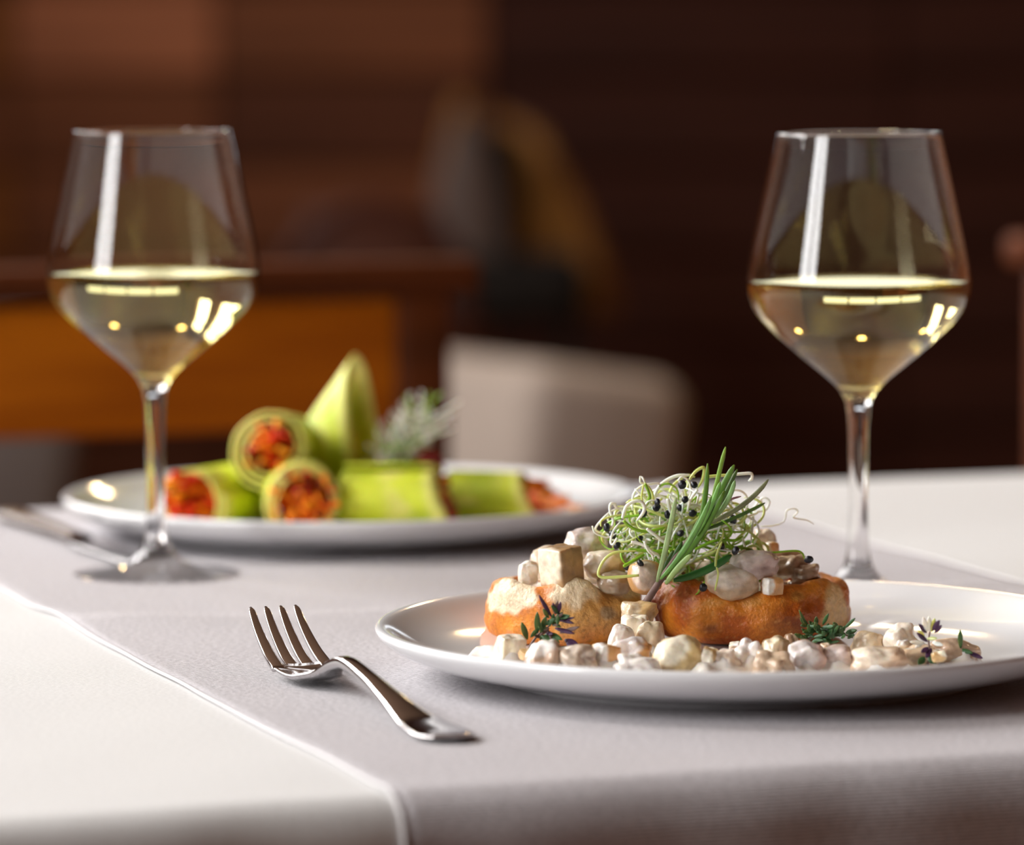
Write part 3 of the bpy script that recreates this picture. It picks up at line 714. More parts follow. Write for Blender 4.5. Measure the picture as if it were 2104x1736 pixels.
# (x0,x1,ytop,ybot, depth, name, boxiness, amp, yaw, c1, c2, cutdir, mott, label)
CH = [
 (1064, 1106, 1154, 1205, 1.838, 'mushroom_piece', .35, .12, .2, WHITE, PALE, None, .1, 'small whitish mushroom cube at the left end of the pale crepe filling'),
 (1101, 1205, 1119, 1207, 1.826, 'mushroom_piece', .93, .03, -.86, (.93, .82, .64), (.40, .24, .11), (-.1, -1, .15), .22, 'large square cut mushroom cube with pale face atop the pale crepe'),
 (1161, 1242, 1086, 1146, 1.850, 'meat_piece', .35, .22, .4, MAUVE, WHITE, None, .55, 'mauve grey meat chunk behind the large square mushroom cube'),
 (1199, 1290, 1128, 1196, 1.834, 'mushroom_piece', .15, .14, .1, PALE, OCH, (-.7, -.5, .5), .25, 'rounded yellowish mushroom left beneath the sprouts'),
 (1228, 1295, 1172, 1222, 1.828, 'mushroom_piece', .2, .15, .1, (.42, .36, .27), BROWN, None, .3, 'grey brown wet mushroom bit sunk in the pale crepe rim dip'),
 (1291, 1360, 1150, 1222, 1.818, 'mushroom_piece', .30, .05, .5, (.82, .68, .58), ORCUT, (-.45, -.85, .2), .05, 'smooth pale disc with orange edge leaning beside the rosemary stem'),
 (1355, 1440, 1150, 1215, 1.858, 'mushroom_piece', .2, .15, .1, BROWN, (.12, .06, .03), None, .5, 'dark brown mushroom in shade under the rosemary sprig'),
 (1496, 1597, 1133, 1193, 1.826, 'meat_piece', .40, .16, .1, (.74, .64, .60), (.60, .46, .43), (-.3, -.5, .9), .22, 'large mauve meat chunk atop the orange brown crepe'),
 (1450, 1560, 1163, 1232, 1.822, 'mushroom_piece', .12, .10, .1, (.80, .70, .60), BEIGE, (-.4, -.6, .6), .15, 'large pale rounded mushroom under the mauve chunk'),
 (1558, 1615, 1184, 1224, 1.820, 'mushroom_piece', .75, .06, .5, WHITE, ORCUT, (-.9, -.4, .1), .05, 'small wedge, white left face and orange right, on the orange crepe rim'),
 (1594, 1660, 1140, 1186, 1.846, 'mushroom_piece', .3, .25, .3, (.36, .24, .16), BEIGE, None, .5, 'wrinkled brown mushroom right of the large mauve chunk'),
 (1628, 1684, 1160, 1206, 1.840, 'mushroom_piece', .35, .25, -.3, (.50, .37, .28), BROWN, None, .45, 'ragged greyish mushroom at the right end of the filling'),
 (1618, 1662, 1190, 1222, 1.834, 'mushroom_piece', .3, .12, .1, (.40, .28, .18), BROWN, None, .3, 'small brown bit low inside the right end of the orange crepe'),
 (1570, 1600, 1112, 1140, 1.862, 'mushroom_piece', .5, .1, .5, ORCUT, PALE, (.3, -.8, .2), .1, 'small orange bit peeking over the filling right of the sprouts'),
 (1545, 1592, 1085, 1140, 1.872, 'mushroom_piece', .3, .2, .2, (.76, .66, .56), BEIGE, None, .3, 'pale chunk seen through the right end of the sprouts'),
 (1598, 1650, 1130, 1160, 1.868, 'mushroom_piece', .2, .15, .2, BROWN, (.3, .15, .07), None, .3, 'flat brown mushroom slice at the back of the right filling'),
 (1276, 1350, 1235, 1280, 1.806, 'mushroom_piece', .5, .18, .2, (.72, .58, .40), OCH, (-.8, -.4, .3), .15, 'glossy translucent piece between the two crepes at the rosemary foot'),
 # front row on the plate
 (990, 1024, 1328, 1372, 1.766, 'mushroom_piece', .3, .1, .1, (.74, .66, .66), (.74, .66, .66), None, .05, 'flat whitish piece at the far left of the plated row'),
 (1014, 1084, 1303, 1372, 1.756, 'mushroom_piece', .75, .05, .35, (.92,.83,.62), PALE, (-.8, -.5, .1), .06, 'cream block under the thyme, left in the plated row'),
 (1082, 1160, 1320, 1388, 1.738, 'mushroom_piece', .15, .2, .2, WHITE, (.6, .42, .30), (-.3, -.2, .9), .2, 'white sauce coated lump beside the thyme foot'),
 (1140, 1218, 1326, 1388, 1.736, 'mushroom_piece', .2, .2, .5, (.52, .34, .18), WHITE, None, .45, 'mottled brown and white piece right of the thyme'),
 (1210, 1276, 1322, 1392, 1.742, 'mushroom_piece', .75, .06, .55, WHITE, ORCUT, (-.85, -.3, .1), .05, 'pale cube with orange right side in the plated row'),
 (1278, 1334, 1262, 1330, 1.796, 'mushroom_piece', .5, .12, .2, (.93,.85,.70), PALE, (-.5, -.6, .6), .08, 'tall cream piece atop the heap between the crepes'),
 (1250, 1300, 1284, 1350, 1.782, 'mushroom_piece', .2, .06, .1, (.93,.84,.75), WHITE, None, .03, 'smooth cream oval on the left flank of the middle heap'),
 (1308, 1362, 1274, 1346, 1.788, 'mushroom_piece', .45, .12, -.2, (.76, .64, .46), BEIGE, (-.3, -.6, .6), .15, 'beige angular piece on the right flank of the middle heap'),
 (1268, 1336, 1312, 1366, 1.764, 'mushroom_piece', .2, .25, .3, (.82, .76, .74), ORCUT, (-.4, -.5, .7), .2, 'wrinkled white piece with orange crease, middle of the heap'),
 (1262, 1345, 1345, 1398, 1.732, 'mushroom_piece', .15, .2, .1, WHITE, (.83, .76, .72), None, .08, 'bright white lump at the foot of the middle heap'),
 (1345, 1442, 1308, 1392, 1.742, 'mushroom_piece', .22, .06, .1, (.93,.86,.68), (.66, .48, .22), (-.4, -.6, .55), .08, 'large round ivory mushroom slice in the middle of the row'),
 (1432, 1476, 1332, 1392, 1.740, 'mushroom_piece', .35, .1, .3, (.90,.81,.67), OCH, (-.6, -.6, .4), .1, 'narrow ivory piece touching the large round slice'),
 (1458, 1514, 1334, 1394, 1.742, 'mushroom_piece', .3, .15, .1, (.9,.86,.83), BEIGE, None, .12, 'small greyish white piece left of the wet white lump'),
 (1512, 1564, 1316, 1396, 1.748, 'mushroom_piece', .25, .2, .3, WHITE, (.84, .76, .72), None, .06, 'wet white upright lump under the orange crepe'),
 (1556, 1632, 1308, 1372, 1.766, 'mushroom_piece', .7, .10, .6, (.90,.78,.58), (.42, .30, .17), (-.7, -.5, .4), .12, 'triangular piece, pale left and brown right, near the orange crepe'),
 (1545, 1626, 1340, 1398, 1.734, 'mushroom_piece', .5, .18, -.4, (.50, .36, .26), BEIGE, None, .25, 'brownish wedge leaning before the triangular piece'),
 (1622, 1694, 1320, 1396, 1.744, 'mushroom_piece', .45, .15, .2, (.83, .77, .73), (.7, .5, .42), (-.3, -.6, .5), .1, 'blocky white piece below the green thyme tuft'),
 (1684, 1754, 1326, 1394, 1.748, 'meat_piece', .4, .12, .1, (.58, .42, .36), (.78, .70, .66), None, .3, 'pinkish brown meat cube right of the blocky white piece'),
 (1746, 1856, 1330, 1394, 1.742, 'mushroom_piece', .45, .10, .0, (.90,.77,.62), (.62, .44, .30), (-.3, -.5, .8), .1, 'long beige piece in the right half of the row'),
 (1752, 1818, 1298, 1336, 1.780, 'mushroom_piece', .3, .06, -.3, OCH, PALE, None, .05, 'ochre rimmed strip right of the orange crepe foot'),
 (1822, 1884, 1284, 1346, 1.776, 'mushroom_piece', .35, .12, .3, (.94,.86,.75), PALE, None, .05, 'smooth white piece standing behind the purple flower sprig'),
 (1842, 1924, 1326, 1376, 1.760, 'mushroom_piece', .3, .15, .2, (.62, .47, .32), BEIGE, None, .25, 'light brown piece below the purple flower sprig'),
 (1912, 2018, 1316, 1372, 1.768, 'mushroom_piece', .25, .14, .15, (.62, .46, .33), (.45, .30, .20), None, .2, 'tan piece with darker tip at the right end of the row'),
]
random.seed(11)
front_pts = []
for i, (x0, x1, yt, yb, d, nm, sq, amp, yaw, c1, c2, cut, mott, lab) in enumerate(CH):
    pc = P((x0 + x1) / 2, (yt + yb) / 2, d=d)
    w = (x1 - x0) / F * d; h = (yb - yt) / F * d
    if i >= 17:
        zt_ = P((x0 + x1) / 2, yt, d=d).z
        zb_ = T + plate_z(pc.x, pc.y) - .0004 if i not in (22, 25) else pc.z - h / 2 - .001
        h = zt_ - zb_; pc.z = (zt_ + zb_) / 2; front_pts.append((pc.x, pc.y))
    dep = min(w, .016) * (.95 if sq < .6 else 1.0)
    ww = w / (abs(math.cos(yaw)) + abs(math.sin(yaw)) * .9) if sq > .6 else w
    if sq > .6: dep = ww * .95
    if i >= 17: ww *= 1.12; dep *= 1.1; h *= 1.04; sq *= random.uniform(.5, 1.0); amp = amp * 1.35 + .03
    else: ww *= 1.06; h *= 1.05; sq *= (.97 if sq > .9 else .8)
    b = blob(pc, (ww, dep, h), i * 3.7 + 1, sq, amp, yaw, random.uniform(-.12, .12), random.uniform(-.15, .15), c1, c2, cut, mott, n=14)
    o = b.build(nm, M_chunk, None, loc=pc, sub=1)
    tag(o, lab, 'mushroom' if nm == 'mushroom_piece' else 'meat')
# small diced bits wedged between the larger pieces
random.seed(42)
ANCH = [(1048, 40, 'cream block under the thyme'), (1121, 40, 'white lump at the thyme foot'), (1180, 36, 'mottled brown and white piece'), (1243, 34, 'pale cube with orange side'),
        (1395, 50, 'large round ivory slice'), (1486, 24, 'small greyish white piece'), (1538, 26, 'wet white upright lump'), (1592, 32, 'triangular two toned piece'), (1660, 36, 'blocky white piece below the tuft'),
        (1800, 54, 'long beige piece'), (1903, 26, 'purple flower sprig'), (1965, 44, 'tan piece at the row end')]
BITC = [('white', WHITE, PALE), ('pale', PALE, BEIGE), ('beige', (.74, .58, .42), BROWN), ('ivory', (.92, .84, .66), OCH)]
for i, (ax, hw, hd) in enumerate(ANCH):
    for sd_ in (-1, 1):
        if (i * 2 + (sd_ > 0)) % 5 == 3: continue
        px = ax + sd_ * hw; d = random.uniform(1.735, 1.780); w = random.uniform(24, 40) / F * d
        pc = P(px, 1375, d=d); pc.z = T + plate_z(pc.x, pc.y) + random.uniform(.0035, .0085)
        cn, c1, c2 = BITC[(i * 3 + (sd_ > 0)) % 4]
        b = blob(pc, (w, w * .9, w * random.uniform(.6, 1)), 200 + i * 1.7 + sd_, random.uniform(.1, .8), .16, random.uniform(0, 3), random.uniform(-.4, .4), random.uniform(-.4, .4), c1, c2, (-.5, -.6, .5), .2, n=8)
        tag(b.build('mushroom_bit', M_chunk, None, loc=pc, sub=1), 'tiny %s diced bit just %s of the %s' % (cn, 'left' if sd_ < 0 else 'right', hd), 'mushroom', 'diced bits in the plated row')
# further unseen-side pieces that fill the cups
EX = [(LC[0] - .006, LC[1] + .012, .036, 'chunk deep at the back of the pale crepe, behind the cube'), (LC[0] + .014, LC[1] + .014, .034, 'chunk at the back of the pale crepe below the sprouts'),
      (RC[0] - .014, RC[1] + .010, .034, 'chunk at the back of the orange crepe under the sprouts'), (RC[0] + .008, RC[1] + .016, .034, 'chunk at the back of the orange crepe behind the mauve meat')]
for i, (x, y, z, lab) in enumerate(EX):
    b = blob((x, y, T + z), (.017, .016, .014), 90 + i, .3, .15, .3 * i, c1=PALE, c2=BEIGE, mott=.3, n=8)
    tag(b.build('mushroom_piece', M_chunk, None, loc=(x, y, T + z)), lab, 'mushroom')
# cream sauce: pool on the plate and inside each cup
def sauce(name, x0, x1, y0, y1, step, hf, label):
    b = MB(); nx = int((x1 - x0) / step) + 1; ny = int((y1 - y0) / step) + 1
    vid = {}
    for i in range(ny):
        for j in range(nx):
            x = x0 + j * step; y = y0 + i * step; z = hf(x, y)
            if z is not None: vid[(i, j)] = len(b.v); b.v.append((x, y, T + z))
    for i in range(ny - 1):
        for j in range(nx - 1):
            q = [(i, j), (i, j + 1), (i + 1, j + 1), (i + 1, j)]
            if all(k in vid for k in q): b.f.append(tuple(vid[k] for k in q))
    o = b.build(name, M_sauce, None, loc=((x0 + x1) / 2, (y0 + y1) / 2, T + FZ))
    return tag(o, label, 'sauce', kind='stuff')
def pool(x, y):
    g = 0
    for (a, c) in front_pts: g = max(g, math.exp(-((x - a) ** 2 + (y - c) ** 2) / (2 * .0075 ** 2)))
    n = fnoise((x, y, 0), 160, 3)
    v = g + .25 * n - .38
    if v < -.06: return None
    return plate_z(x, y) - .0004 + .0082 * sm(-.06, .60, v) + .0005 * n
sauce('sauce_pool', -.03, .20, 1.70, 1.82, .0016, pool, 'glossy cream sauce pooled around the row of pieces on the plate')
def cupfill(c, rx, ry, seed):
    def g(x, y):
        r = math.hypot((x - c[0]) / rx, (y - c[1]) / ry)
        if r > .80: return None
        return .0262 + .0022 * fnoise((x, y, 0), 220, seed) + .002 * (1 - r)
    return g
sauce('cream_filling', LC[0] - .035, LC[0] + .035, LC[1] - .035, LC[1] + .035, .0016, cupfill(LC, .0316, .0335, 5), 'creamy sauce filling inside the pale crepe cup')
sauce('cream_filling', RC[0] - .040, RC[0] + .040, RC[1] - .040, RC[1] + .040, .0016, cupfill(RC, .0388, .0350, 6), 'creamy sauce filling inside the orange brown crepe cup')

# ------------------------------------------------------------------ rosemary sprig
def bez(p0, p1, p2, n):
    return [p0 * (1 - t) ** 2 + p1 * 2 * t * (1 - t) + p2 * t * t for t in [i / n for i in range(n + 1)]]
rs0 = P(1326, 1240, d=1.806)
rose = empty('rosemary_sprig', rs0, 'upright rosemary sprig with long green needles leaning on the sprouts', 'rosemary')
b = MB(); st = bez(P(1326, 1240, d=1.806), P(1370, 1170, d=1.808), P(1470, 1030, d=1.822), 20)
b.tube(st, [lerp(.0016, .0007, i / 20) for i in range(21)], 8); b.build('stem', M_stem, rose)
G1, G2, G3, G4 = (.16, .32, .035), (.075, .19, .018), (.035, .10, .015), (.12, .05, .07)
ND = [((1350, 1196), (1374, 1110), (1389, 1022), 1.806, 1.802, 12, (.26, .38, .17)),
      ((1364, 1184), (1440, 1118), (1489, 1008), 1.808, 1.806, 15, G2), ((1420, 1120), (1452, 1060), (1454, 952), 1.815, 1.815, 11, G2),
      ((1455, 1080), (1470, 1000), (1491, 918), 1.820, 1.822, 10, G1), ((1452, 1075), (1478, 1010), (1509, 955), 1.812, 1.810, 14, G2),
      ((1465, 1060), (1490, 1020), (1515, 964), 1.822, 1.822, 10, G3), ((1470, 1062), (1500, 1030), (1510, 987), 1.808, 1.806, 11, (.18, .34, .12)),
      ((1455, 1075), (1535, 1045), (1579, 985), 1.815, 1.815, 11, (.14, .17, .08)), ((1445, 1090), (1520, 1062), (1572, 1033), 1.820, 1.826, 8, G3),
      ((1470, 1050), (1490, 1025), (1523, 1020), 1.812, 1.812, 5, G4), ((1368, 1200), (1392, 1165), (1421, 1139), 1.803, 1.800, 13, (.22, .34, .11)),
      ((1384, 1192), (1450, 1180), (1503, 1140), 1.812, 1.818, 17, (.03, .15, .03)), ((1362, 1180), (1382, 1150), (1402, 1113), 1.812, 1.812, 11, G3),
      ((1352, 1192), (1410, 1140), (1440, 1060), 1.810, 1.812, 13, G2), ((1357, 1190), (1425, 1120), (1462, 1020), 1.804, 1.802, 12, (.10, .26, .05)),
      ((1350, 1200), (1366, 1165), (1384, 1130), 1.812, 1.812, 9, G3), ((1430, 1100), (1465, 1040), (1480, 990), 1.806, 1.806, 11, (.14, .36, .07))]
for (a, m_, e, d0, d1, w, col) in ND:
    pts = bez(P(*a, d=d0), P(*m_, d=(d0 + d1) / 2), P(*e, d=d1), 16)
    wr = w / 2 / F * 1.81
    b = MB(); rad = [wr * interp([0, .12, .5, .88, 1], [.45, .8, 1, .85, .25], i / 16) for i in range(17)]
    # needle: rounded top, groove along the middle (camera side)
    rows = []
    for i, p in enumerate(pts):
        tg = (pts[min(i + 1, 16)] - pts[max(i - 1, 0)]).normalized(); vw = (p - Vector((0, 0, CAMH))).normalized()
        sd = tg.cross(vw).normalized(); nn = sd.cross(tg).normalized()
        row = []
        for k in range(12):
            a_ = 2 * PI * k / 12; x = math.cos(a_); y = math.sin(a_)
            yy = y * .5
            if abs(x) < .3 and y < 0: yy *= .45
            row.append(p + sd * rad[i] * x + nn * rad[i] * yy * -1)
        rows.append(row)
    b.grid(rows, close_u=True); b.f.append(tuple(range(12))[::-1]); b.f.append(tuple(16 * 12 + k for k in range(12)))
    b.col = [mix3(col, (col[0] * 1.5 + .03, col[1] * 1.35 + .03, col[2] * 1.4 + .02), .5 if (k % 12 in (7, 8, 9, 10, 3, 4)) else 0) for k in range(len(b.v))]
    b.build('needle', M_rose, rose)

# ------------------------------------------------------------------ sprout nest
random.seed(23)
nc = P(1405, 1098, d=1.838)
nest = empty('sprout_nest', nc, 'tangled nest of white and green onion sprouts with black seeds', 'sprouts')
ax_ = (.034, .018, .0205)
def inside(p):
    q = p - nc; return math.sqrt((q.x / ax_[0]) ** 2 + (q.y / ax_[1]) ** 2 + (q.z / ax_[2]) ** 2)
def thread(pts, r, m, seedend=False):
    b = MB(); K = len(pts)
    b.tube(pts, [r * interp([0, .1, .8, 1], [.8, 1, 1, .45], i / (K - 1)) for i in range(K)], 6); b.build('sprout', m, nest)
for i in range(215):
    while True:
        p = nc + Vector((random.uniform(-1, 1) * ax_[0], random.uniform(-1, 1) * ax_[1], random.uniform(-1, 1) * ax_[2]))
        e = inside(p)
        # nest is wide at the bottom, narrower above
        if e < 1 and abs(p.x - nc.x + .002) < ax_[0] * (1.0 - .45 * sm(0, 1, (p.z - nc.z) / ax_[2])): break
    hz = (p.z - nc.z) / ax_[2]
    dr = Vector((random.gauss(0, 1), random.gauss(0, .8), random.gauss(0, .7))).normalized()
    axr = Vector((random.gauss(0, 1), random.gauss(0, 1), random.gauss(0, 1))).normalized()
    curv = random.choice([1, -1]) * random.uniform(40, 190); pts = [p]
    L_ = random.uniform(.018, .042); n = 22; st_ = L_ / n
    for k in range(n):
        curv += random.uniform(-30, 30)
        dr = (Matrix.Rotation(curv * st_, 3, axr) @ dr)
        e = inside(p)
        if e > .85: dr = (dr + (nc - p).normalized() * .22 * (e / .85)).normalized()
        p = p + dr * st_; pts.append(p.copy())
    left = sm(.2, -.6, (pts[0].x - nc.x) / ax_[0])
    rr = random.random() + hz * .38 + left * .15
    m = M_spw if rr > .68 else (M_spp if rr > .40 else M_spg)
    thread(pts, random.uniform(.00034, .00060), m)
def smooth_px(pl, d0, d1, n=36):
    K = len(pl); out = []
    for i in range(n + 1):
        t = i / n * (K - 1); k = min(int(t), K - 2); f = t - k
        g = lambda q: pl[max(0, min(K - 1, q))]
        p0, p1, p2, p3 = g(k - 1), g(k), g(k + 1), g(k + 2)
        xy = [.5 * (2 * p1[c] + (p2[c] - p0[c]) * f + (2 * p0[c] - 5 * p1[c] + 4 * p2[c] - p3[c]) * f * f + (3 * p1[c] - p0[c] - 3 * p2[c] + p3[c]) * f ** 3) for c in (0, 1)]
        out.append(P(xy[0], xy[1], d=lerp(d0, d1, i / n)))
    return out
def z2(pl): return [(1180 + x * .2662, 900 + y * .2662) for x, y in pl]
HT = [([(450, 560), (455, 440), (520, 370), (640, 350), (660, 370)], 1.83, 5, M_spw), ([(510, 295), (510, 340), (545, 350), (530, 310), (510, 295)], 1.828, 4, M_spw),
      ([(545, 350), (600, 420), (610, 520)], 1.826, 5, M_spp), ([(545, 355), (580, 430), (575, 480), (540, 540)], 1.824, 6, M_spg), ([(535, 360), (520, 450), (540, 540), (570, 480)], 1.822, 4, M_spp),
      ([(280, 700), (300, 640), (275, 560), (280, 510), (310, 510), (330, 540), (380, 550)], 1.82, 6, M_spw), ([(205, 680), (210, 640), (270, 610), (370, 590)], 1.818, 4, M_spp),
      ([(370, 620), (400, 530), (460, 490), (510, 490), (540, 530), (530, 580), (480, 640)], 1.814, 7, M_spw), ([(140, 680), (160, 730), (220, 760), (270, 765), (330, 730)], 1.822, 4, M_spw),
      ([(720, 480), (760, 370), (860, 290), (930, 300)], 1.84, 6, M_spp), ([(610, 560), (620, 440), (680, 350), (780, 295), (890, 285)], 1.832, 7, M_spw), ([(890, 320), (940, 255), (1000, 230), (990, 320), (950, 390)], 1.836, 6, M_spp),
      ([(1250, 280), (1300, 275), (1365, 275), (1370, 310), (1345, 330)], 1.83, 6, M_spw), ([(1020, 300), (1120, 290), (1260, 285)], 1.832, 6, M_spp),
      ([(1400, 570), (1480, 550), (1505, 490), (1470, 460), (1430, 480), (1370, 560)], 1.855, 5, M_spw), ([(1370, 600), (1410, 520), (1400, 450), (1440, 480), (1460, 540)], 1.858, 4, M_spw),
      ([(1440, 680), (1540, 675), (1620, 640), (1640, 560), (1700, 545), (1725, 570), (1690, 610), (1740, 625), (1800, 635), (1850, 665)], 1.858, 3.5, M_spw),
      ([(500, 1060), (300, 1075), (200, 1070), (190, 1020), (240, 930), (330, 880), (480, 870)], 1.808, 6, M_spp), ([(440, 800), (540, 830), (600, 880), (640, 900), (660, 930)], 1.808, 6, M_spw),
      ([(540, 800), (570, 870), (600, 900), (610, 940)], 1.806, 5, M_spw), ([(1100, 1000), (1110, 1060), (1085, 1180)], 1.808, 4, M_spp), ([(1090, 990), (1100, 900), (1140, 800)], 1.812, 5, M_spp),
      ([(1280, 880), (1500, 885), (1700, 870), (1760, 890), (1775, 935)], 1.826, 4, M_spg), ([(1040, 700), (1200, 680), (1300, 640), (1335, 570)], 1.83, 6, M_spp), ([(1280, 680), (1360, 730), (1430, 790), (1450, 860)], 1.83, 4, M_spp),
      ([(380, 640), (460, 700), (560, 720), (700, 690)], 1.816, 6, M_spg), ([(420, 860), (560, 870), (700, 880)], 1.812, 6, M_spg), ([(380, 990), (470, 940), (540, 900)], 1.812, 7, M_spg), ([(560, 880), (760, 860), (900, 870)], 1.822, 5, M_spg),
      ([(930, 860), (1100, 790), (1240, 790), (1300, 760)], 1.824, 6, M_spg), ([(560, 700), (640, 760), (700, 800), (760, 780)], 1.812, 7, M_spw), ([(800, 330), (830, 300), (880, 330), (900, 420), (870, 480)], 1.826, 4, M_spw),
      ([(720, 470), (740, 560), (760, 620), (740, 700)], 1.818, 7, M_spw), ([(330, 770), (300, 820), (280, 800), (300, 720), (360, 640)], 1.816, 5, M_spw), ([(950, 400), (900, 470), (880, 560), (940, 520), (960, 430)], 1.824, 6, M_spw)]
for (pl, d, w, m) in HT: thread(smooth_px(z2(pl), d, d + .003), w * 1.1 / 2 / F * 1.82, m)
SD = [(830, 360), (925, 360), (635, 535), (855, 475), (815, 540), (915, 580), (250, 690), (295, 745), (330, 830), (505, 775), (510, 965), (415, 990), (820, 735), (1130, 830), (1245, 868), (1225, 630), (1810, 938), (995, 1153), (640, 495), (1000, 650), (720, 590), (530, 580)]
for i, (x, y) in enumerate(SD):
    px, py = 1180 + x * .2662, 900 + y * .2662
    r = random.uniform(.0013, .0017)
    pc = P(px, py, d=1.812 if i in (10, 14, 17) else random.uniform(1.816, 1.828))
    b = blob(pc, (2.1 * r, 1.7 * r, 2.3 * r), i, 0, .12, random.uniform(0, 3), random.uniform(-1, 1), n=4); b.col = None
    b.build('seed', M_seed, nest)

# ------------------------------------------------------------------ thyme sprigs
def leaf_mesh(b, p, dr, L, w, up=Vector((0, -1, .4))):
    sd = dr.cross(up).normalized(); nn = sd.cross(dr).normalized()
    n0 = len(b.v); rows = []
    for i in range(7):
        t = i / 6; ww = w * math.sin(PI * min(1, t * .95 + .04)) ** .8
        c_ = p + dr * L * t + nn * L * .18 * t * t
        rows.append([c_ - sd * ww + nn * ww * .35, c_, c_ + sd * ww + nn * ww * .35])
    b.grid(rows)
def sprig(name, stem_px, d0, d1, leaves, label, cat='thyme', r=.00055):
    pts = smooth_px(stem_px, d0, d1, 24)
    t = empty(name, pts[0], label, cat, 'small herb sprigs on the front plate')
    b = MB(); b.tube(pts, [lerp(r, r * .6, i / 24) for i in range(25)], 6); b.build('stem', M_stem, t)
    for (x0, y0, x1, y1, wpx, m, dd) in leaves:
        a = P(x0, y0, d=d0 + dd); e = P(x1, y1, d=d0 + dd - .0015); dr = (e - a)
        b = MB(); leaf_mesh(b, a, dr.normalized(), dr.length * 1.12, wpx * 1.0 / 2 / F * d0)
        o = b.build('bud' if m is M_purple else 'leaf', m, t); md = o.modifiers.new('s', 'SOLIDIFY'); md.thickness = .0003
    return t
lv = [(1084, 1314, 1072, 1281, 12, M_leaf, 0), (1082, 1318, 1060, 1324, 9, M_leaf, 0), (1085, 1340, 1050, 1358, 20, M_leaf, -.002), (1086, 1350, 1078, 1362, 16, M_leaf, -.002), (1104, 1302, 1104, 1260, 12, M_leaf, 0), (1110, 1300, 1122, 1268, 12, M_leaf, .001),
      (1112, 1306, 1146, 1320, 14, M_leaf, -.001), (1126, 1300, 1152, 1314, 12, M_leaf, -.001), (1134, 1268, 1108, 1226, 8, M_purple, 0), (1142, 1262, 1136, 1240, 8, M_purple, 0), (1146, 1262, 1152, 1238, 8, M_purple, 0),
      (1146, 1270, 1176, 1281, 8, M_purple, 0), (1148, 1264, 1170, 1266, 6, M_leaf, 0), (1150, 1276, 1178, 1270, 6, M_purple, 0), (1140, 1290, 1176, 1302, 9, M_purple, 0), (1150, 1300, 1188, 1290, 9, M_stem, 0), (1160, 1314, 1186, 1326, 14, M_purple, -.001), (1164, 1320, 1180, 1330, 12, M_purple, -.002),
      (1108, 1290, 1092, 1308, 9, M_leaf, 0), (1120, 1284, 1140, 1272, 10, M_leaf, 0), (1098, 1322, 1120, 1332, 12, M_leaf, -.001), (1132, 1276, 1150, 1288, 9, M_leaf, 0), (1128, 1270, 1116, 1252, 8, M_leaf, 0), (1140, 1256, 1146, 1236, 7, M_stem, 0)]
random.seed(5)
for k in range(26):
    q = k / 25; sx, sy = lerp(1086, 1150, q ** .9), lerp(1340, 1262, q); a = random.uniform(0, 2 * PI); Lp = random.uniform(12, 24)
    lv.append((sx, sy, sx + Lp * math.cos(a), sy - Lp * math.sin(a), random.uniform(5, 9), M_leaf if random.random() < .65 else (M_stem if random.random() < .6 else M_purple), random.uniform(-.003, .003)))
sprig('thyme_sprig', [(1082, 1356), (1088, 1330), (1106, 1304), (1130, 1284), (1146, 1262)], 1.762, 1.772, lv, 'thyme sprig with dark leaves and purple tips leaning on the pale crepe')
random.seed(8); lv = []
for i in range(80):
    a = random.uniform(0, 2 * PI); cxp = random.choice([(1660, 1312), (1685, 1296), (1710, 1300), (1735, 1305), (1670, 1290), (1700, 1312)])
    x0 = cxp[0] + random.uniform(-14, 14); y0 = cxp[1] + random.uniform(-9, 9); Lp = random.uniform(12, 26)
    lv.append((x0, y0, x0 + Lp * math.cos(a), y0 - Lp * abs(math.sin(a)) * .9 + 3, random.uniform(5, 11), M_leaf, random.uniform(-.006, .004)))
lv += [(1660, 1290, 1642, 1256, 6, M_leaf, 0), (1690, 1284, 1702, 1262, 7, M_leaf, 0), (1735, 1290, 1756, 1272, 7, M_leaf, 0)]
sprig('thyme_tuft', [(1640, 1322), (1680, 1305), (1720, 1300), (1752, 1310)], 1.776, 1.782, lv, 'bushy dark green herb tuft at the right foot of the orange crepe')
lv = [(1904, 1300, 1888, 1284, 10, M_purple, 0), (1916, 1296, 1930, 1276, 11, M_purple, 0), (1920, 1300, 1934, 1286, 9, M_purple, 0), (1906, 1298, 1896, 1270, 11, M_spw, 0), (1910, 1298, 1908, 1268, 10, M_spw, .001), (1914, 1298, 1920, 1272, 10, M_spp, .001),
      (1900, 1306, 1886, 1298, 8, M_spp, 0), (1898, 1318, 1882, 1330, 10, M_spw, .001), (1914, 1332, 1904, 1350, 12, M_purple, -.001), (1908, 1330, 1894, 1340, 10, M_purple, -.001), (1904, 1312, 1924, 1312, 7, M_spp, 0), (1900, 1322, 1872, 1320, 10, M_spw, 0),
      (1916, 1320, 1936, 1326, 9, M_spw, 0), (1908, 1346, 1922, 1362, 18, M_leaf, -.001), (1900, 1350, 1888, 1364, 14, M_leaf, -.001), (1906, 1318, 1884, 1302, 9, M_purple, 0), (1914, 1346, 1930, 1350, 10, M_leaf, 0)]
sprig('flowering_sprig', [(1906, 1366), (1910, 1340), (1908, 1316), (1912, 1290)], 1.752, 1.760, lv, 'tiny flowering sprig with purple buds at the right of the row')
lv = [(1974, 1332, 1972, 1296, 10, M_leaf, 0), (1974, 1334, 1996, 1342, 9, M_leaf, 0), (1990, 1340, 2016, 1352, 9, M_purple, 0)]
sprig('herb_tip', [(1970, 1345), (1974, 1325), (1973, 1302)], 1.762, 1.764, lv, 'single green herb tip standing on the tan end piece')

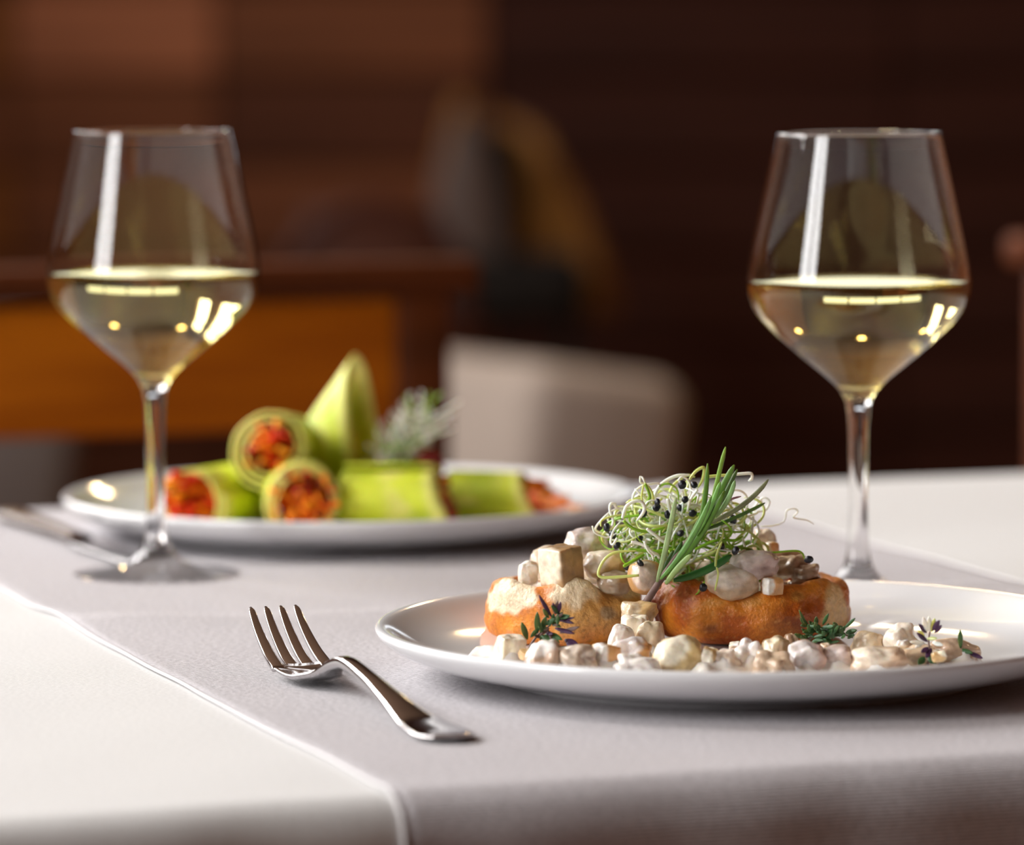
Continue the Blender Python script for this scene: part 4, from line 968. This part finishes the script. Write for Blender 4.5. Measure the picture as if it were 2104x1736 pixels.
# ------------------------------------------------------------------ green wraps on the back plate
WG1, WG2, WG3 = (.66, .74, .025), (.42, .52, .010), (.82, .78, .18)
def roll(c, axis, L, R, turns, slant, seed, label, nfill=46, inner=.42, up=Vector((0, 0, 1)), fill_out=.003, taper=0.0, red=.4, slant2=(0, 0)):
    axis = Vector(axis).normalized(); a = (up - axis * up.dot(axis)).normalized(); b_ = axis.cross(a)
    t = empty('green_wrap', c, label, 'wrap', 'rolled green wraps on the back plate')
    NS = int(26 * turns); NL = 12; rows = []; cols = []
    for i in range(NS + 1):
        th = 2 * PI * turns * i / NS; f = i / NS
        rr = R * lerp(inner, 1.0, min(1, f * 1.02)) * (1 + .05 * math.sin(th * 2 + seed) + .04 * fnoise((math.cos(th), math.sin(th), f), 1.5, seed))
        row = []
        for j in range(NL + 1):
            q = j / NL
            e0 = -L / 2 + slant2[0] * rr * math.cos(th) + slant2[1] * rr * math.sin(th); e1 = L / 2 + slant[0] * rr * math.cos(th) + slant[1] * rr * math.sin(th)
            x = lerp(e0, e1, q); k = 1 - taper * q
            n = fnoise((th, q, seed), 2.0, seed)
            row.append(Vector(c) + axis * x + (a * math.cos(th) + b_ * math.sin(th)) * rr * k * (1 + .03 * n))
            cc = mix3(WG1, WG2, sm(-.3, .5, n)); cc = mix3(cc, WG3, sm(.15, .6, fnoise((th, q * 2, 1), 1.7, seed + 4)))
            cols.append(mix3(cc, (.84, .80, .22), .8 if j >= NL - 1 else 0))
        rows.append(row)
    b = MB(); b.grid(rows); b.col = cols; o = b.build('wrap_sheet', M_wrap, t); md = o.modifiers.new('s', 'SOLIDIFY'); md.thickness = .0016
    random.seed(int(seed * 100) + 5)
    b = MB(); cols = []
    for k in range(nfill):
        r = R * (inner + .12) * math.sqrt(random.random()); th = random.uniform(0, 2 * PI)
        cen = (a * math.cos(th) + b_ * math.sin(th)) * r
        e1 = L / 2 + slant[0] * r * math.cos(th) + slant[1] * r * math.sin(th)
        s0 = e1 - random.uniform(.008, .02); s1 = e1 + random.uniform(-.001, fill_out)
        p0 = Vector(c) + axis * s0 + cen; p1 = Vector(c) + axis * s1 + cen * 1.1 + Vector((random.uniform(-1, 1), random.uniform(-1, 1), random.uniform(-1, 1))) * .002
        n0 = len(b.v); b.tube([p0, (p0 + p1) / 2, p1], random.uniform(.0010, .0021), 6)
        cc = random.choice([(.98, .24, .004), (.98, .38, .01), (.78, .045, .004)] if random.random() > red * .5 else [(.45, .03, .012), (.28, .06, .02)])
        cols += [cc] * (len(b.v) - n0)
    # solid core so that the tube is filled
    n0 = len(b.v); b.tube([Vector(c) - axis * (L / 2 - .004), Vector(c) + axis * (L / 2 - .008 - abs(slant[0]) * R * .75)], R * min(.6, inner) * 1.1, 14); cols += [(.80, .17, .01)] * (len(b.v) - n0)
    b.col = cols; o = b.build('filling', M_fill, t); o['kind'] = 'stuff'
    return t
def zr(y, d): return zpx(y, d)
dd = 2.225
roll(P(452, 1024, d=dd + .02), (-.42, -.9, .02), .060, .0160, 1.8, (0, .35), 1.0, 'green wrap at the left of the pile, orange filling turned to the camera', red=.3, inner=.64, fill_out=.010)
roll(P(616, 1020, d=dd + .015), (.10, -1, .0), .060, .0175, 2.4, (0, -.1), 2.0, 'green wrap in the front middle, big orange filling in its spiral end', red=.3, inner=.68, fill_out=.009)
roll(P(575, 926, d=2.262), (-.12, -1, .12), .058, .0185, 2.6, (.1, 0), 3.0, 'green wrap lying on top of two others, red filling in its spiral end', red=.5, inner=.54, fill_out=.008)
roll(P(690, 950, d=2.285), (.56, -.12, .80), .046, .0235, 1.35, (1.15, -.25), 4.0, 'green wrap standing tilted at the top with pointed end', inner=.85, taper=.0, fill_out=-.014, nfill=0, up=Vector((-.7, 0, .6)))
roll(P(812, 1026, d=dd), (.96, -.25, .02), .050, .0165, 2.0, (-.35, .1), 5.0, 'green wrap lying sideways right of the pile with dark red filling', red=1.6, inner=.5)
roll(P(1012, 1022, d=dd + .035), (.93, -.30, .0), .042, .0145, 1.8, (-.45, .1), 6.0, 'green wrap at the right end, filling spilling onto the plate', fill_out=.012, inner=.5)
roll(P(490, 1024, d=2.30), (.2, 1, .0), .05, .0150, 1.8, (0, 0), 7.0, 'green wrap hidden at the back under the upper one')
# spilled filling at the right end
random.seed(77); b = MB(); cols = []
for k in range(26):
    x = random.uniform(1085, 1185); f = (x - 1085) / 100
    p = P(x, lerp(1025, 1044, f) + random.uniform(-14, 10) * (1 - f), d=dd + random.uniform(-.01, .02)); p.z = max(p.z, T + FZ + .001)
    n0 = len(b.v); q = p + Vector((random.uniform(-.006, .008), random.uniform(-.004, .004), random.uniform(-.002, .002)))
    b.tube([p, (p + q) / 2, q], .0013, 6); cols += [random.choice([(.70, .16, .02), (.55, .08, .02), (.80, .25, .05)])] * (len(b.v) - n0)
b.col = cols
tag(b.build('spilled_filling', M_fill, None, loc=P(1135, 1040, d=dd)), 'shredded orange vegetable filling fallen out right of the last wrap', 'vegetables', kind='stuff')
# garnish of the back plate
random.seed(31)
gc = P(835, 930, d=2.27)
g = empty('herb_garnish', gc, 'feathery pale green herb garnish beside the tilted wrap', 'herbs')
for i in range(70):
    b = MB(); f = random.random()
    p = P(lerp(765, 885, f) + random.uniform(-28, 28), lerp(975, 870, f) + random.uniform(-25, 25), d=2.27 + random.uniform(-.012, .012))
    dr = Vector((random.gauss(.3, .8), random.gauss(0, .5), random.gauss(.6, .6))).normalized(); ax2 = Vector((random.gauss(0, 1), random.gauss(0, 1), random.gauss(0, 1))).normalized()
    pts = [p]; cv = random.uniform(-120, 120)
    for k in range(10):
        dr = Matrix.Rotation(cv * .0017, 3, ax2) @ dr; p = p + dr * .0017; pts.append(p.copy())
    b.tube(pts, .0005, 5); b.build('sprout', random.choice([M_spw, M_spw, M_spg]) if f > .35 else random.choice([M_leaf, M_spg, M_spw]), g)
for i, (x, y, s_) in enumerate([(882, 948, 1), (895, 962, .8), (868, 960, .8)]):
    b = blob(P(x, y, d=2.262), (.012 * s_, .008, .009 * s_), 50 + i, .1, .3, i, c1=(.30, .02, .02), c2=(.12, .01, .01), mott=.3, n=6)
    b.build('red_leaf', M_fill, g)
for (x, y) in ((800, 968), (775, 975), (830, 962)):
    b = blob(P(x, y, d=2.25), (.020, .010, .007), x, .1, .3, .3, c1=(.12, .30, .05), c2=(.05, .15, .03), mott=.3, n=6); b.build('green_leaf', M_fill, g)
